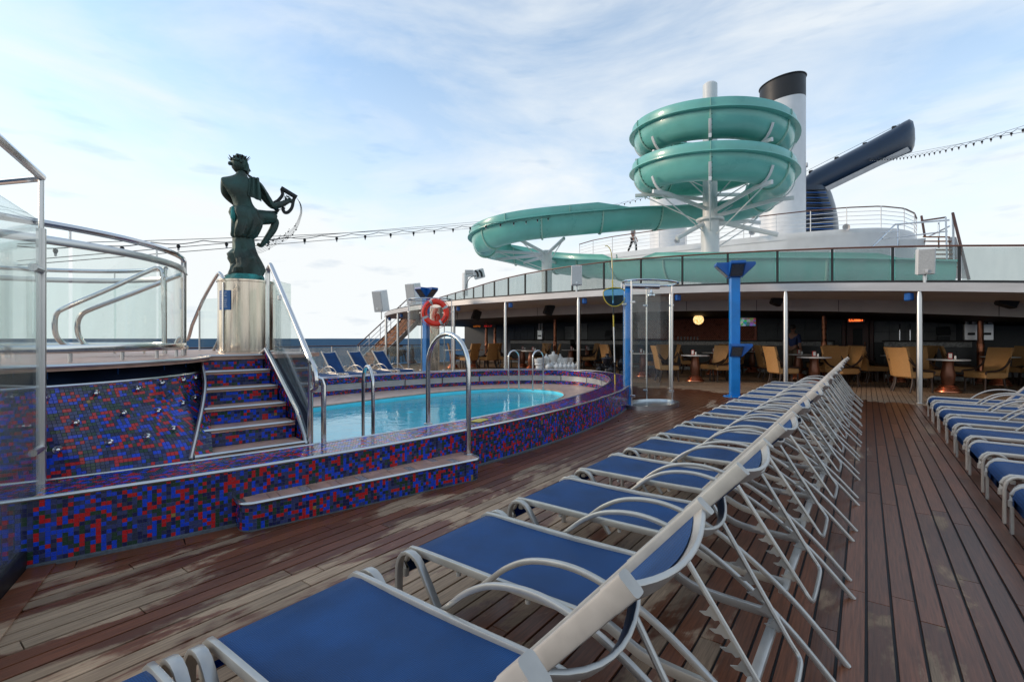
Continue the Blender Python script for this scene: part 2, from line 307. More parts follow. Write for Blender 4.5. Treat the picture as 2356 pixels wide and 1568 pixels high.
# ---------------------------------------------------------------- mesh helpers
class MB:
    def __init__(s): s.v = []; s.f = []; s.a = []
    def add(s, vs, fs, a=None):
        o = len(s.v); s.v += [tuple(v) for v in vs]
        s.f += [tuple(i+o for i in f) for f in fs]
        if a is not None: s.a += [a]*len(fs)
        return s
    def box(s, c, sz, M=None, ch=0.0):
        hx, hy, hz = sz[0]/2, sz[1]/2, sz[2]/2; c = Vector(c)
        if ch <= 0:
            vs = [Vector((x*hx, y*hy, z*hz)) for x in (-1, 1) for y in (-1, 1) for z in (-1, 1)]
            fs = [(0, 1, 3, 2), (4, 6, 7, 5), (0, 4, 5, 1), (2, 3, 7, 6), (0, 2, 6, 4), (1, 5, 7, 3)]
        else:
            vs = []; idx = {}
            for x in (-1, 1):
                for y in (-1, 1):
                    for z in (-1, 1):
                        for ax in range(3):
                            p = [x*(hx-ch), y*(hy-ch), z*(hz-ch)]; p[ax] = (x*hx, y*hy, z*hz)[ax]
                            idx[(x, y, z, ax)] = len(vs); vs.append(Vector(p))
            fs = []
            for ax in range(3):
                o1, o2 = [(1, 2), (0, 2), (0, 1)][ax]
                for sg in (-1, 1):
                    q = []
                    for a, b in ((-1, -1), (1, -1), (1, 1), (-1, 1)):
                        k = [0, 0, 0]; k[ax] = sg; k[o1] = a; k[o2] = b; q.append(idx[(*k, ax)])
                    fs.append(tuple(q))
            for ax in range(3):
                o1, o2 = [(1, 2), (0, 2), (0, 1)][ax]
                for a in (-1, 1):
                    for b in (-1, 1):
                        def key(t, axx):
                            k = [0, 0, 0]; k[ax] = t; k[o1] = a; k[o2] = b; return idx[(*k, axx)]
                        fs.append((key(-1, o1), key(1, o1), key(1, o2), key(-1, o2)))
            for x in (-1, 1):
                for y in (-1, 1):
                    for z in (-1, 1): fs.append(tuple(idx[(x, y, z, a)] for a in range(3)))
        if M is not None: vs = [M @ v for v in vs]
        return s.add([v+c for v in vs], fs)
    def sweep(s, path, prof, closed=False, up=None, caps=True, scales=None):
        path = [Vector(p) for p in path]; n = len(path); m = len(prof)
        T = []
        for i in range(n):
            a = path[i-1] if (i > 0 or closed) else path[i]; b = path[(i+1) % n] if (i < n-1 or closed) else path[i]
            t = b-a; T.append(t.normalized() if t.length > 1e-9 else Vector((0, 0, 1)))
        U = Vector(up) if up is not None else Vector((0, 0, 1))
        vs = []; prev = None
        for i in range(n):
            t = T[i]
            if up is not None or prev is None:
                u0 = U if abs(t.dot(U.normalized())) < 0.98 else (prev if prev is not None else Vector((1, 0, 0)))
            else: u0 = prev
            sd = t.cross(u0)
            if sd.length < 1e-6: sd = t.cross(Vector((0, 1, 0)))
            sd.normalize(); u1 = sd.cross(t).normalized(); prev = u1
            k = scales[i] if scales else 1.0
            vs += [path[i]+sd*(px*k)+u1*(py*k) for px, py in prof]
        fs = []
        rng = n if closed else n-1
        for i in range(rng):
            j = (i+1) % n
            for k in range(m): fs.append((i*m+k, i*m+(k+1) % m, j*m+(k+1) % m, j*m+k))
        if caps and not closed:
            fs.append(tuple(range(m-1, -1, -1))); fs.append(tuple((n-1)*m+k for k in range(m)))
        return s.add(vs, fs)
    def tube(s, path, r, n=8, closed=False, up=None, scales=None):
        return s.sweep(path, [(math.cos(2*PI*k/n)*r, math.sin(2*PI*k/n)*r) for k in range(n)], closed, up, True, scales)
    def bar(s, path, w, h, closed=False, up=(0, 0, 1), c=0.2):
        a, b = w/2, h/2; k = min(a, b)*c*2; q = k*0.29; pr = []
        for sx, sy in ((1, -1), (1, 1), (-1, 1), (-1, -1)):
            e = [(sx*(a-k), sy*b), (sx*(a-q), sy*(b-q)), (sx*a, sy*(b-k))]
            pr += e if sx*sy < 0 else e[::-1]
        return s.sweep(path, pr, closed, up)
    def lathe(s, prof, n=16, c=(0, 0, 0), M=None):
        c = Vector(c); m = len(prof); vs = []
        for k in range(n):
            a = 2*PI*k/n
            for r, z in prof:
                p = Vector((r*math.cos(a), r*math.sin(a), z)); vs.append((M @ p if M is not None else p)+c)
        fs = []
        for k in range(n):
            j = (k+1) % n
            for i in range(m-1): fs.append((k*m+i, j*m+i, j*m+i+1, k*m+i+1))
        if prof[0][0] > 1e-5: fs.append(tuple(k*m for k in range(n-1, -1, -1)))
        if prof[-1][0] > 1e-5: fs.append(tuple(k*m+m-1 for k in range(n)))
        return s.add(vs, fs)
    def ball(s, c, r, n=10, sz=(1, 1, 1), M=None):
        pr = [(max(1e-4, r*math.sin(PI*i/6)), -r*math.cos(PI*i/6)) for i in range(7)]
        MM = Matrix.Diagonal(sz); MM = (M @ MM) if M is not None else MM
        return s.lathe(pr, n, c, MM)
    def prism(s, poly, z0, z1):
        n = len(poly); vs = [(x, y, z0) for x, y in poly]+[(x, y, z1) for x, y in poly]
        fs = [tuple(range(n-1, -1, -1)), tuple(range(n, 2*n))]+[(i, (i+1) % n, n+(i+1) % n, n+i) for i in range(n)]
        return s.add(vs, fs)
    def grid(s, rows, closed=False):
        n = len(rows); m = len(rows[0]); vs = [p for r in rows for p in r]
        fs = [(i*m+j, i*m+(j+1) % m, (i+1)*m+(j+1) % m, (i+1)*m+j) for i in range(n-1) for j in range(m if closed else m-1)]
        return s.add(vs, fs)
    def slab(s, rows, th):
        "thick sheet through a grid of points, thickness along -z"
        n = len(rows); m = len(rows[0])
        top = [Vector(p) for r in rows for p in r]; bot = [p-Vector((0, 0, th)) for p in top]; k = n*m
        fs = [(i*m+j, (i+1)*m+j, (i+1)*m+j+1, i*m+j+1) for i in range(n-1) for j in range(m-1)]
        fs += [tuple(q+k for q in reversed(f)) for f in list(fs)]
        rim = [j for j in range(m)]+[i*m+m-1 for i in range(1, n)]+[(n-1)*m+j for j in range(m-2, -1, -1)]+[i*m for i in range(n-2, 0, -1)]
        for a in range(len(rim)):
            p, q = rim[a], rim[(a+1) % len(rim)]; fs.append((p, q, q+k, p+k))
        return s.add(top+bot, fs)
    def mesh(s, name, m, smooth=35):
        me = bpy.data.meshes.new(name); me.from_pydata(s.v, [], s.f); me.materials.append(m)
        if s.a:
            at = me.attributes.new('rnd', 'FLOAT', 'FACE'); at.data.foreach_set('value', s.a)
        if smooth:
            me.polygons.foreach_set('use_smooth', [True]*len(me.polygons)); me.set_sharp_from_angle(angle=rad(smooth))
        me.update(); return me

def tag(o, label=None, cat=None, group=None, kind=None):
    for k, v in (('label', label), ('category', cat), ('group', group), ('kind', kind)):
        if v: o[k] = v
    return o
def obj(name, mb, m, parent=None, smooth=35, kind=None):
    me = mb.mesh(name, m, smooth) if isinstance(mb, MB) else mb
    o = bpy.data.objects.new(name, me); C.objects.link(o)
    if parent is not None:
        o.parent = parent
        if parent.name in WORLDROOT: o.matrix_parent_inverse = WORLDROOT[parent.name]
    if kind: o['kind'] = kind
    return o
WORLDROOT = {}
def thing(name, label, cat, loc=(0, 0, 0), rz=0.0, group=None, world=False, kind=None):
    "Empty at the base of a thing; world=True: its parts are given in world coordinates"
    o = bpy.data.objects.new(name, None); C.objects.link(o); o.location = loc; o.rotation_euler = (0, 0, rz); o.empty_display_size = 0.1
    tag(o, label, cat, group, kind)
    if world: WORLDROOT[o.name] = (Matrix.Translation(loc) @ Matrix.Rotation(rz, 4, 'Z')).inverted()
    return o
def subpart(name, mb, m, part, smooth=35, kind=None):
    o = obj(name, mb, m, None, smooth, kind); o.parent = part; return o
def dup(root, loc, rz, label, group=None, sc=1.0):
    r = root.copy(); C.objects.link(r); r.location = loc; r.rotation_euler = (0, 0, rz); r.scale = (sc, sc, sc); r['label'] = label
    if group: r['group'] = group
    for ch in root.children:
        c = ch.copy(); C.objects.link(c); c.parent = r
        for g in ch.children:
            d = g.copy(); C.objects.link(d); d.parent = c
    return r
def lerp(a, b, t): return a+(b-a)*t
def arc(c, r, a0, a1, n, z=0.0):
    return [(c[0]+r*math.cos(a0+(a1-a0)*i/n), c[1]+r*math.sin(a0+(a1-a0)*i/n), z) for i in range(n+1)]
def spline(pts, n=8, closed=False):
    pts = [Vector(p) for p in pts]; m = len(pts); outp = []
    for i in range(m if closed else m-1):
        p0 = pts[i-1] if (i > 0 or closed) else pts[0]*2-pts[1]
        p1 = pts[i]; p2 = pts[(i+1) % m]
        p3 = pts[(i+2) % m] if (i+2 < m or closed) else p2*2-p1
        for k in range(n):
            t = k/n
            outp.append(0.5*((2*p1)+(p2-p0)*t+(2*p0-5*p1+4*p2-p3)*t*t+(3*p1-p0-3*p2+p3)*t**3))
    if not closed: outp.append(pts[-1])
    return outp
def resample(path, step):
    path = [Vector(p) for p in path]; acc = [0]
    for a, b in zip(path, path[1:]): acc.append(acc[-1]+(b-a).length)
    n = max(2, int(round(acc[-1]/step))); outp = []; j = 0
    for i in range(n+1):
        s_ = acc[-1]*i/n
        while j < len(acc)-2 and acc[j+1] < s_: j += 1
        t = (s_-acc[j])/max(1e-9, acc[j+1]-acc[j]); outp.append(path[j].lerp(path[j+1], t))
    return outp
def skin(name, joints, edges, radii, m, parent, sub=2, root=0):
    "one continuous body grown over a skeleton"
    me = bpy.data.meshes.new(name); me.from_pydata([tuple(j) for j in joints], edges, [])
    o = bpy.data.objects.new(name, me); C.objects.link(o)
    o.modifiers.new('skin', 'SKIN'); ss = o.modifiers.new('sub', 'SUBSURF'); ss.levels = ss.render_levels = sub
    lay = me.skin_vertices[0] if len(me.skin_vertices) else None
    if lay is None:
        bpy.context.view_layer.objects.active = o; bpy.ops.object.mode_set(mode='EDIT'); bpy.ops.object.mode_set(mode='OBJECT'); lay = me.skin_vertices[0]
    for i, r in enumerate(radii):
        lay.data[i].radius = (r, r) if not isinstance(r, tuple) else r; lay.data[i].use_root = (i == root)
    dg = bpy.context.evaluated_depsgraph_get(); dg.update()
    nm = bpy.data.meshes.new_from_object(o.evaluated_get(dg)); nm.name = name
    bpy.data.objects.remove(o); nm.materials.clear(); nm.materials.append(m)
    nm.polygons.foreach_set('use_smooth', [True]*len(nm.polygons))
    return obj(name, nm, m, parent)
def text_mesh(txt, size, m, extrude=0.001):
    cu = bpy.data.curves.new('lettering', 'FONT'); cu.body = txt; cu.size = size; cu.extrude = extrude; cu.align_x = 'CENTER'; cu.align_y = 'CENTER'
    o = bpy.data.objects.new('lettering', cu); C.objects.link(o)
    dg = bpy.context.evaluated_depsgraph_get(); dg.update()
    me = bpy.data.meshes.new_from_object(o.evaluated_get(dg)); bpy.data.objects.remove(o); me.materials.clear(); me.materials.append(m)
    return me
def facing(p, extra=0.0):
    "z rotation that turns a local -Y front toward the viewer side"
    return math.atan2(p[1], p[0])-PI/2+extra

# mosaic tiles: bevelled squares proud of the grout
TS = 0.0245
VAR = [0.03, 0.09, 0.15, 0.23, 0.30, 0.37, 0.43, 0.48, 0.53, 0.57, 0.63, 0.68, 0.72, 0.77, 0.82, 0.86, 0.90, 0.95]
def rv():
    global LASTV
    if R.random() > 0.20: LASTV = R.random()
    return LASTV
LASTV = 0.5
def tile_into(mb, o, ex, ey, n, w=TS, h=TS):
    g = 0.0006; b = 0.0008; t = 0.0013; a, c = w/2-g, h/2-g
    q = R.uniform(-0.0004, 0.0004); tl = R.uniform(-0.03, 0.03)
    v = [o+ex*x*a+ey*y*c for x, y in ((-1, -1), (1, -1), (1, 1), (-1, 1))]
    v += [o+ex*x*(a-b)+ey*y*(c-b)+n*(t+q+tl*x*a) for x, y in ((-1, -1), (1, -1), (1, 1), (-1, 1))]
    mb.add(v, [(4, 5, 6, 7), (0, 1, 5, 4), (1, 2, 6, 5), (2, 3, 7, 6), (3, 0, 4, 7)], rv())
def flat_tile_into(mb, o, ex, ey, w=TS, h=TS):
    a, c = w/2-0.0011, h/2-0.0011
    mb.add([o+ex*x*a+ey*y*c for x, y in ((-1, -1), (1, -1), (1, 1), (-1, 1))], [(0, 1, 2, 3)], rv())
TILEMESH = []
def tile_meshes():
    for r in VAR:
        mb = MB(); tile_into(mb, Vector((0, 0, 0)), Vector((1, 0, 0)), Vector((0, 1, 0)), Vector((0, 0, 1)))
        mb.a = [r]*len(mb.f); TILEMESH.append(mb.mesh('tile', M['tile'], 0))
def tile_object(o, ex, ey, n, parent):
    me = R.choice(TILEMESH); t = bpy.data.objects.new('tile', me); C.objects.link(t)
    mm = Matrix(((ex.x, ey.x, n.x, o.x), (ex.y, ey.y, n.y, o.y), (ex.z, ey.z, n.z, o.z), (0, 0, 0, 1)))
    t.parent = parent
    t.matrix_parent_inverse = WORLDROOT.get(parent.name, Matrix.Identity(4)) if parent.parent is None else Matrix.Identity(4)
    t.matrix_basis = mm
tile_meshes()

# ================================================================ SETTING
# sea
m, n_, l_, b_ = newmat('sea_water'); n_.remove(b_)
df_ = n_.new('ShaderNodeBsdfDiffuse'); g_ = n_.new('ShaderNodeNewGeometry'); t_ = n_.new('ShaderNodeTexNoise'); t_.inputs['Scale'].default_value = 0.03; t_.inputs['Detail'].default_value = 8
l_.new(g_.outputs['Position'], t_.inputs['Vector']); rp_ = n_.new('ShaderNodeValToRGB'); rp_.color_ramp.elements[0].position = 0.35; rp_.color_ramp.elements[1].position = 0.65
rp_.color_ramp.elements[0].color = (0.040, 0.085, 0.140, 1); rp_.color_ramp.elements[1].color = (0.065, 0.120, 0.185, 1)
l_.new(t_.outputs['Fac'], rp_.inputs['Fac']); l_.new(rp_.outputs[0], df_.inputs['Color']); l_.new(df_.outputs[0], n_['Material Output'].inputs['Surface'])
sea = obj('sea', MB().add([(-60000, -60000, -24), (60000, -60000, -24), (60000, 60000, -24), (-60000, 60000, -24)], [(0, 1, 2, 3)]), m, smooth=0); sea['kind'] = 'structure'

# ---------------------------------------------------------------- deck of teak planks with black caulking
EX, EY, EA, EB = -6.75, 4.90, 3.62, 7.45        # oval of the pool wall, outside face
def ell(t, off=0.0):
    x, y = EA*math.cos(t), EB*math.sin(t)
    nx, ny = math.cos(t)/EA, math.sin(t)/EB; k = math.hypot(nx, ny); nx /= k; ny /= k
    return Vector((EX+x-nx*off, EY+y-ny*off, 0)), Vector((nx, ny, 0))
def in_oval(x, y, off=0.0):
    return ((x-EX)/(EA-off))**2+((y-EY)/(EB-off))**2 < 1
deck = obj('deck', MB().add([(-19.6, -6, -0.012), (9.5, -6, -0.012), (9.5, 34, -0.012), (-19.6, 34, -0.012)], [(0, 1, 2, 3)]), M['caulk'], smooth=0)
# cut the basin out of the deck sheet: ring of quads between the oval and the sheet edge
deck.data.clear_geometry()
_n = 96; _v = []; _f = []
for i in range(_n):
    t = 2*PI*i/_n; p, nn = ell(t, 0.30); _v.append((p.x, p.y, -0.012))
for i in range(_n):
    t = 2*PI*i/_n; dx, dy = math.cos(t), math.sin(t)
    k = min(abs(((9.5 if dx > 0 else -19.6)-EX)/dx) if abs(dx) > 1e-6 else 1e9, abs(((34 if dy > 0 else -6)-EY)/dy) if abs(dy) > 1e-6 else 1e9)
    _v.append((EX+dx*k, EY+dy*k, -0.012))
for i in range(_n): _f.append((i, _n+i, _n+(i+1) % _n, (i+1) % _n))
for cxy in ((9.5, 34), (-19.6, 34), (-19.6, -6), (9.5, -6)):
    _v.append((*cxy, -0.012)); ci = len(_v)-1
    best = sorted(range(_n), key=lambda i: (_v[_n+i][0]-cxy[0])**2+(_v[_n+i][1]-cxy[1])**2)[:2]
    ang = lambda i: math.atan2(_v[_n+i][1]-EY, _v[_n+i][0]-EX)
    best.sort(key=ang); _f.append((_n+best[0], ci, _n+best[1]))
deck.data.from_pydata(_v, [], _f); deck.data.materials.append(M['caulk']) if not deck.data.materials else None
deck['kind'] = 'structure'
PW = 0.098
unit = MB().box((0, 0, 0), (1, 1, 1)); 
def plank_mesh(L):
    return MB().box((0, 0, -0.007), (PW-0.0115, L-0.005, 0.018), ch=0.0012).mesh('plank', M['deck'], 0)
LENS = [1.3, 1.7, 2.1, 2.6]; PM = {L: plank_mesh(L) for L in LENS}
cand = []; rest = MB()
MARG = 0.135
for i in range(-190, 95):
    x = (i+0.5)*PW
    if x < -19.5 or x > 9.4: continue
    near_strip = -3.6 < x < 4.5
    y = -1.2 - R.random()*2.0 if x > -8 else -1.0-R.random()*2
    while y < 24:
        Ln = R.choice(LENS); yc = y+Ln/2; y += Ln
        # planks stop at the pool's margin board
        ys, ye = yc-Ln/2, yc+Ln/2
        if in_oval(x, yc, -MARG+0.05) or in_oval(x, ys+0.1, -MARG+0.05) or in_oval(x, ye-0.1, -MARG+0.05):
            # cut to the outside of the oval
            e = 1-((x-EX)/(EA+MARG-0.02))**2
            if e > 0:
                h = (EB+MARG-0.02)*math.sqrt(e); lo, hi = EY-h, EY+h
                if ys < lo: ye = min(ye, lo)
                elif ye > hi: ys = max(ys, hi)
                else: continue
            if ye-ys < 0.06: continue
            rest.box((x, (ys+ye)/2, -0.007), (PW-0.0115, ye-ys-0.005, 0.018)); continue
        d = -x*ST+yc*CT; lx = x*CT+yc*ST
        seen = False
        for q_ in (-.5, -.25, 0, .25, .5):
            yy_ = yc+Ln*q_; dd_ = -x*ST+yy_*CT; ll_ = x*CT+yy_*ST
            if dd_ > 0.5 and abs(ll_) < 1.12*dd_+.3: seen = True
        if not seen: continue
        cand.append((max(d, 0.4), x, yc, Ln))
cand.sort()
for k, (d, x, yc, Ln) in enumerate(cand):
    if k < 300:
        p = bpy.data.objects.new('plank', PM[Ln]); C.objects.link(p); p.parent = deck; p.location = (x, yc, R.uniform(-0.0006, 0.0006))
    elif d < 30: rest.box((x, yc, -0.007), (PW-0.0115, Ln-0.005, 0.018))
obj('far_planks', rest, M['deck'], deck, smooth=0, kind='stuff')
# margin boards that follow the pool wall
for k in range(44):
    t0 = -1.05+k*0.0775; t1 = t0+0.0765
    rows = []
    for off in (-0.012, -MARG):
        rows.append([ell(lerp(t0, t1, j/3), off)[0]+Vector((0, 0, 0.0045)) for j in range(4)])
    mb = MB().slab(rows, 0.010); obj('margin_plank', mb, M['deck'], deck, smooth=0)

# ---------------------------------------------------------------- swimming pool
pool = thing('swimming_pool', 'oval pool with red and blue glass mosaic walls and steel-edged bench rim', 'pool', (EX, EY, 0), world=True)
ZR = 0.40
NT = 220
def ring(off_z, t0=0, t1=2*PI, n=NT, closed=True):
    mb = MB(); rows = []
    for i in range(n if closed else n+1):
        t = t0+(t1-t0)*i/n; rows.append([ell(t, o)[0]+Vector((0, 0, z)) for o, z in off_z])
    m_ = len(off_z); vs = [p for r in rows for p in r]; fs = []
    nn = len(rows)
    for i in range(nn if closed else nn-1):
        j = (i+1) % nn
        for k in range(m_-1): fs.append((i*m_+k, i*m_+k+1, j*m_+k+1, j*m_+k))
    return mb.add(vs, fs)
BW = 0.45
obj('wall_core', ring([(0.004, -0.01), (0.004, ZR-0.004), (0.30, ZR-0.004), (BW, ZR-0.004), (BW, -0.02)]), M['grout'], pool, smooth=50)
obj('kerb_foot', ring([(-0.012, -0.02), (-0.012, 0.022), (0.004, 0.026)]), M['grout'], pool)
# steel nosing on both edges of the bench
def ellpath(off, z, t0, t1, n): return [ell(t0+(t1-t0)*i/n, off)[0]+Vector((0, 0, z)) for i in range(n+1)]
obj('outer_edge_trim', MB().sweep(ellpath(0.004, ZR-0.006, 0, 2*PI, 200)[:-1], [(math.cos(a)*0.013, math.sin(a)*0.013) for a in [2*PI*k/8 for k in range(8)]], closed=True, up=(0, 0, 1)), M['steel'], pool)
obj('inner_edge_trim', MB().sweep(ellpath(BW, ZR-0.004, 0, 2*PI, 200)[:-1], [(math.cos(a)*0.009, math.sin(a)*0.009) for a in [2*PI*k/8 for k in range(8)]], closed=True, up=(0, 0, 1)), M['steel'], pool)
# tiles: walk along the oval by arc length
def walk(off, t0, t1, step):
    t = t0; o_ = []
    while t < t1:
        p, nn = ell(t, off); q, _ = ell(t+1e-3, off); sp = (q-p).length/1e-3; o_.append((t, p, nn)); t += step/sp
    return o_
ftiles = MB(); cands = []
Zv = Vector((0, 0, 1))
rows_n = int((ZR-0.03)/TS)
for t, p, nn in walk(0.004, -1.0, 1.75, TS):
    ex = Vector((-nn.y, nn.x, 0)); d = -p.x*ST+p.y*CT
    under_step = 1.66 < p.y < 3.38
    if p.y < -1.5: continue
    for r in range(rows_n):
        z = 0.026+(r+0.5)*TS
        if under_step and z < 0.19: continue
        o_ = p+Vector((0, 0, z))
        vis = 0.5 < p.y < 1.5
        if vis and p.y > 0.72 and len(cands) < 300 and r >= rows_n-9 and (nn.dot(Vector((0, 0, 0))-p) > 0): cands.append((o_, ex, Zv, nn))
        elif d < 11: tile_into(ftiles, o_, ex, Zv, nn)
        else: flat_tile_into(ftiles, o_+nn*0.002, ex, Zv)
for c_ in cands: tile_object(*c_, pool)
obj('wall_tiles', ftiles, M['tile'], pool, smooth=0, kind='stuff')
btiles = MB()
nb = int((BW-0.02)/TS)
for j in range(nb):
    off = 0.018+(j+0.5)*TS
    for t, p, nn in walk(off, -1.05, 4.3, TS):
        ex = Vector((-nn.y, nn.x, 0)); o_ = p+Vector((0, 0, ZR-0.004)); d = -p.x*ST+p.y*CT
        if p.y < -1.8: continue
        if d < 7 and t < 1.2: tile_into(btiles, o_, -ex, nn, Zv)
        else: flat_tile_into(btiles, o_+Zv*0.002, -ex, nn)
obj('bench_tiles', btiles, M['tile'], pool, smooth=0, kind='stuff')
itiles = MB()
for z0, nr in ((0.245, 6), (0.0, 4)):
    for r in range(nr):
        for t, p, nn in walk(BW+0.003, -0.2, 4.6, TS):
            ex = Vector((-nn.y, nn.x, 0)); flat_tile_into(itiles, p-nn*0.002+Vector((0, 0, z0+(r+0.5)*TS)), -ex, Zv)
obj('inner_wall_tiles', itiles, M['tile'], pool, smooth=0, kind='stuff')
# grille panels let into the inner wall
k = 0; t = 0.55
while t < 4.4:
    p0, _ = ell(t, BW); dt = 0.155 if abs(math.cos(t)) < 0.75 else 0.155
    sp = (ell(t+0.01, BW)[0]-p0).length/0.01; dt = 1.02/sp
    rows = [[ell(lerp(t, t+dt*0.975, j/8), BW+0.004)[0]+Vector((0, 0, z)) for j in range(9)] for z in (0.105, 0.235)]
    pan = obj('grille_panel', MB().grid(rows), M['panelgrey'], pool)
    fr = [ell(lerp(t, t+dt*0.975, j/8), BW+0.010)[0] for j in range(9)]
    path = [q+Vector((0, 0, 0.108)) for q in fr]+[q+Vector((0, 0, 0.238)) for q in reversed(fr)]
    f_ = obj('panel_frame', MB().tube(path, 0.007, 6, closed=True), M['steel'], None); f_.parent = pan; f_.matrix_parent_inverse = Matrix.Identity(4)
    t += dt
# ledge round the water, water, basin
def sup(t, a, b, cy, n=2.5):
    c_, s_ = math.cos(t), math.sin(t)
    return Vector((EX+a*math.copysign(abs(c_)**(2/n), c_), cy+b*math.copysign(abs(s_)**(2/n), s_), 0))
WA, WBb, WCY = 1.72, 4.35, 6.05
rows = []
for i in range(121):
    t = 2*PI*i/120
    o_, _ = ell(t, BW-0.01); w_ = sup(t, WA, WBb, WCY); rows.append([o_+Vector((0, 0, 0.004)), w_.lerp(o_, 0.5)+Vector((0, 0, 0.004)), w_+Vector((0, 0, 0.004))])
obj('pool_ledge', MB().grid(rows), M['pebble'], pool, smooth=50)
lip = [sup(2*PI*i/120, WA, WBb, WCY)+Vector((0, 0, 0.0)) for i in range(120)]
obj('ledge_nosing', MB().tube(lip, 0.016, 8, closed=True), M['terra'], pool)
rows = []
for z, k in ((-0.012, 1.0), (-0.30, 0.995), (-0.32, 0.88), (-0.95, 0.85)):
    rows.append([Vector((EX, WCY, 0))+(sup(2*PI*i/120, WA, WBb, WCY)-Vector((EX, WCY, 0)))*k+Vector((0, 0, z)) for i in range(120)])
mb = MB().grid(rows, closed=True); mb.add(rows[-1], [tuple(range(119, -1, -1))])
obj('basin', mb, M['basin'], pool, smooth=50)
mb = MB(); ctr = Vector((EX, WCY, 0)); rws = [[ctr+(sup(2*PI*i/90, WA, WBb, WCY)-ctr)*k+Vector((0, 0, -0.055)) for i in range(90)] for k in (1.0, 0.7, 0.4, 0.02)]
wat = obj('pool_water', mb.grid(rws, closed=True), M['water'], smooth=50); wat['kind'] = 'structure'
# front step with terracotta top
step = thing('pool_step', 'low mosaic-faced step with terracotta top at the front of the pool wall', 'step', (-3.2, 2.5, 0), world=True)
def wallx(y): return EX+EA*math.sqrt(max(0, 1-((y-EY)/EB)**2))
SA, SB = Vector((-3.34, 1.52, 0)), Vector((-2.86, 3.44, 0))
sdir = (SB-SA).normalized(); snor = Vector((sdir.y, -sdir.x, 0))
def step_outline(inset=0.0, rr=0.09):
    pts = []
    A = SA+sdir*inset-snor*inset; B = SB-sdir*inset-snor*inset; r = rr-inset*0.5
    back0 = A-snor*0.36; back1 = B-snor*0.36
    pts.append(back0)
    c0 = A+sdir*r-snor*r; c1 = B-sdir*r-snor*r
    for k in range(7): a = k/6*PI/2; pts.append(c0-sdir*r*math.cos(a)+snor*r*math.sin(a))
    for k in range(7): a = k/6*PI/2; pts.append(c1+sdir*r*math.sin(a)+snor*r*math.cos(a))
    pts.append(back1); return pts
ol = step_outline(0.006); SZ = 0.20
obj('step_core', MB().prism([(p.x, p.y) for p in ol], -0.01, SZ-0.012), M['grout'], step)
face = resample(step_outline(0.006), TS); st = MB()
for a, b in zip(face, face[1:]):
    ex = (b-a); 
    if ex.length < 0.01: continue
    ex.normalize(); nn = Vector((ex.y, -ex.x, 0)); mid = (a+b)/2
    if in_oval(mid.x, mid.y, 0.01): continue
    for r in range(7): tile_into(st, mid+Vector((0, 0, 0.012+(r+0.5)*TS)), ex, Zv, nn)
obj('step_tiles', st, M['tile'], step, smooth=0, kind='stuff')
obj('step_edge_trim', MB().tube([p+Vector((0, 0, SZ-0.008)) for p in step_outline(0.0)], 0.012, 8), M['steel'], step)
# terracotta tiles with small patterned insets, two rows
ln = (SB-SA).length; ntl = 9; tw = (ln-0.05)/ntl
for i in range(ntl):
    for r in range(2):
        c0 = SA+sdir*(0.03+(i+0.5)*tw+(0.06 if r else -0.02))-snor*(0.10+r*0.155)
        c0.z = SZ-0.010
        mt = Matrix((( sdir.x, -snor.x, 0), (sdir.y, -snor.y, 0), (0, 0, 1)))
        obj('terracotta_tile', MB().box(c0, (tw-0.07, 0.148, 0.012), M=mt, ch=0.002), M['terra'], step, smooth=0)
        c1 = c0+sdir*(tw*0.5); c1.z = SZ-0.011
        if i < ntl-1 or not r: obj('inset_tile', MB().box(c1, (0.062, 0.146, 0.011), M=mt, ch=0.002), M['terra2'] if (i+r) % 2 else M['terra'], step, smooth=0)

# ---------------------------------------------------------------- spa platform with its tiled back and stairs
spa = thing('spa_platform', 'raised spa platform with bulging mosaic back wall, jets and steel-edged tiled stairs', 'platform', (-6.0, 1.0, 0), world=True)
SC = Vector((-6.1, 0.40, 0)); ZP = 1.13
def WB(s): # foot of the wall on the bench, s 0..1 from near (out of frame) to the stairs
    y = lerp(-1.35, 1.50, s); tt = math.asin((y-EY)/EB); return ell(tt, 0.47)[0]+Vector((0, 0, ZR))
def WT(s):
    y = lerp(-1.35, 1.50, s); a = math.degrees(math.asin(max(-1, min(1, (y-0.38)/1.86)))); k = max(0, (s-.72)/.28); k = k*k*(3-2*k)*.35+k*.65; a = rad(lerp(a, 61.5, k)); return SC+Vector((1.86*math.cos(a), 1.86*math.sin(a), 0.985))
def WS(s, t):
    b, tp = WB(s), WT(s); k = t*t*(3-2*t)*0.45+t*0.55
    p = b.lerp(tp, k); p.z = lerp(b.z, tp.z, t)
    return p
rows = [[WS(i/60, j/16) for i in range(61)] for j in range(17)]
obj('back_wall', MB().grid(rows), M['grout'], spa, smooth=80)
wt = MB(); nrow = 27
def walkrow(path, step):
    o_ = [path[0]]; need = step; prev = path[0]
    for q in path[1:]:
        while (q-prev).length >= need:
            prev = prev+(q-prev).normalized()*need; o_.append(prev); need = step
        need -= (q-prev).length; prev = q
    return o_
for j in range(nrow):
    t = (j+0.5)/nrow; row = walkrow([WS(0.40+0.60*i/120, t) for i in range(121)], TS)
    for a, b in zip(row, row[1:]):
        ex = (b-a); w = ex.length; ex.normalize(); p = (a+b)/2
        # local up along the wall: toward the nearest point of the row above
        sg = min(range(41, 101), key=lambda q: (WS(q/100, t)-p).length_squared)/100
        ey = WS(sg, min(1, t+0.02))-WS(sg, max(0, t-0.02)); h = (ey.length/0.04)/nrow if 0.02 < t < 0.98 else TS
        ey = (ey-ex*ey.dot(ex)); h = max(TS*.9, min(h, ey.length/0.04/nrow)); ey.normalize(); nn = ex.cross(ey).normalized()
        if nn.x < 0: nn = -nn
        tile_into(wt, p+nn*0.001, ex, ey, nn, w, h)
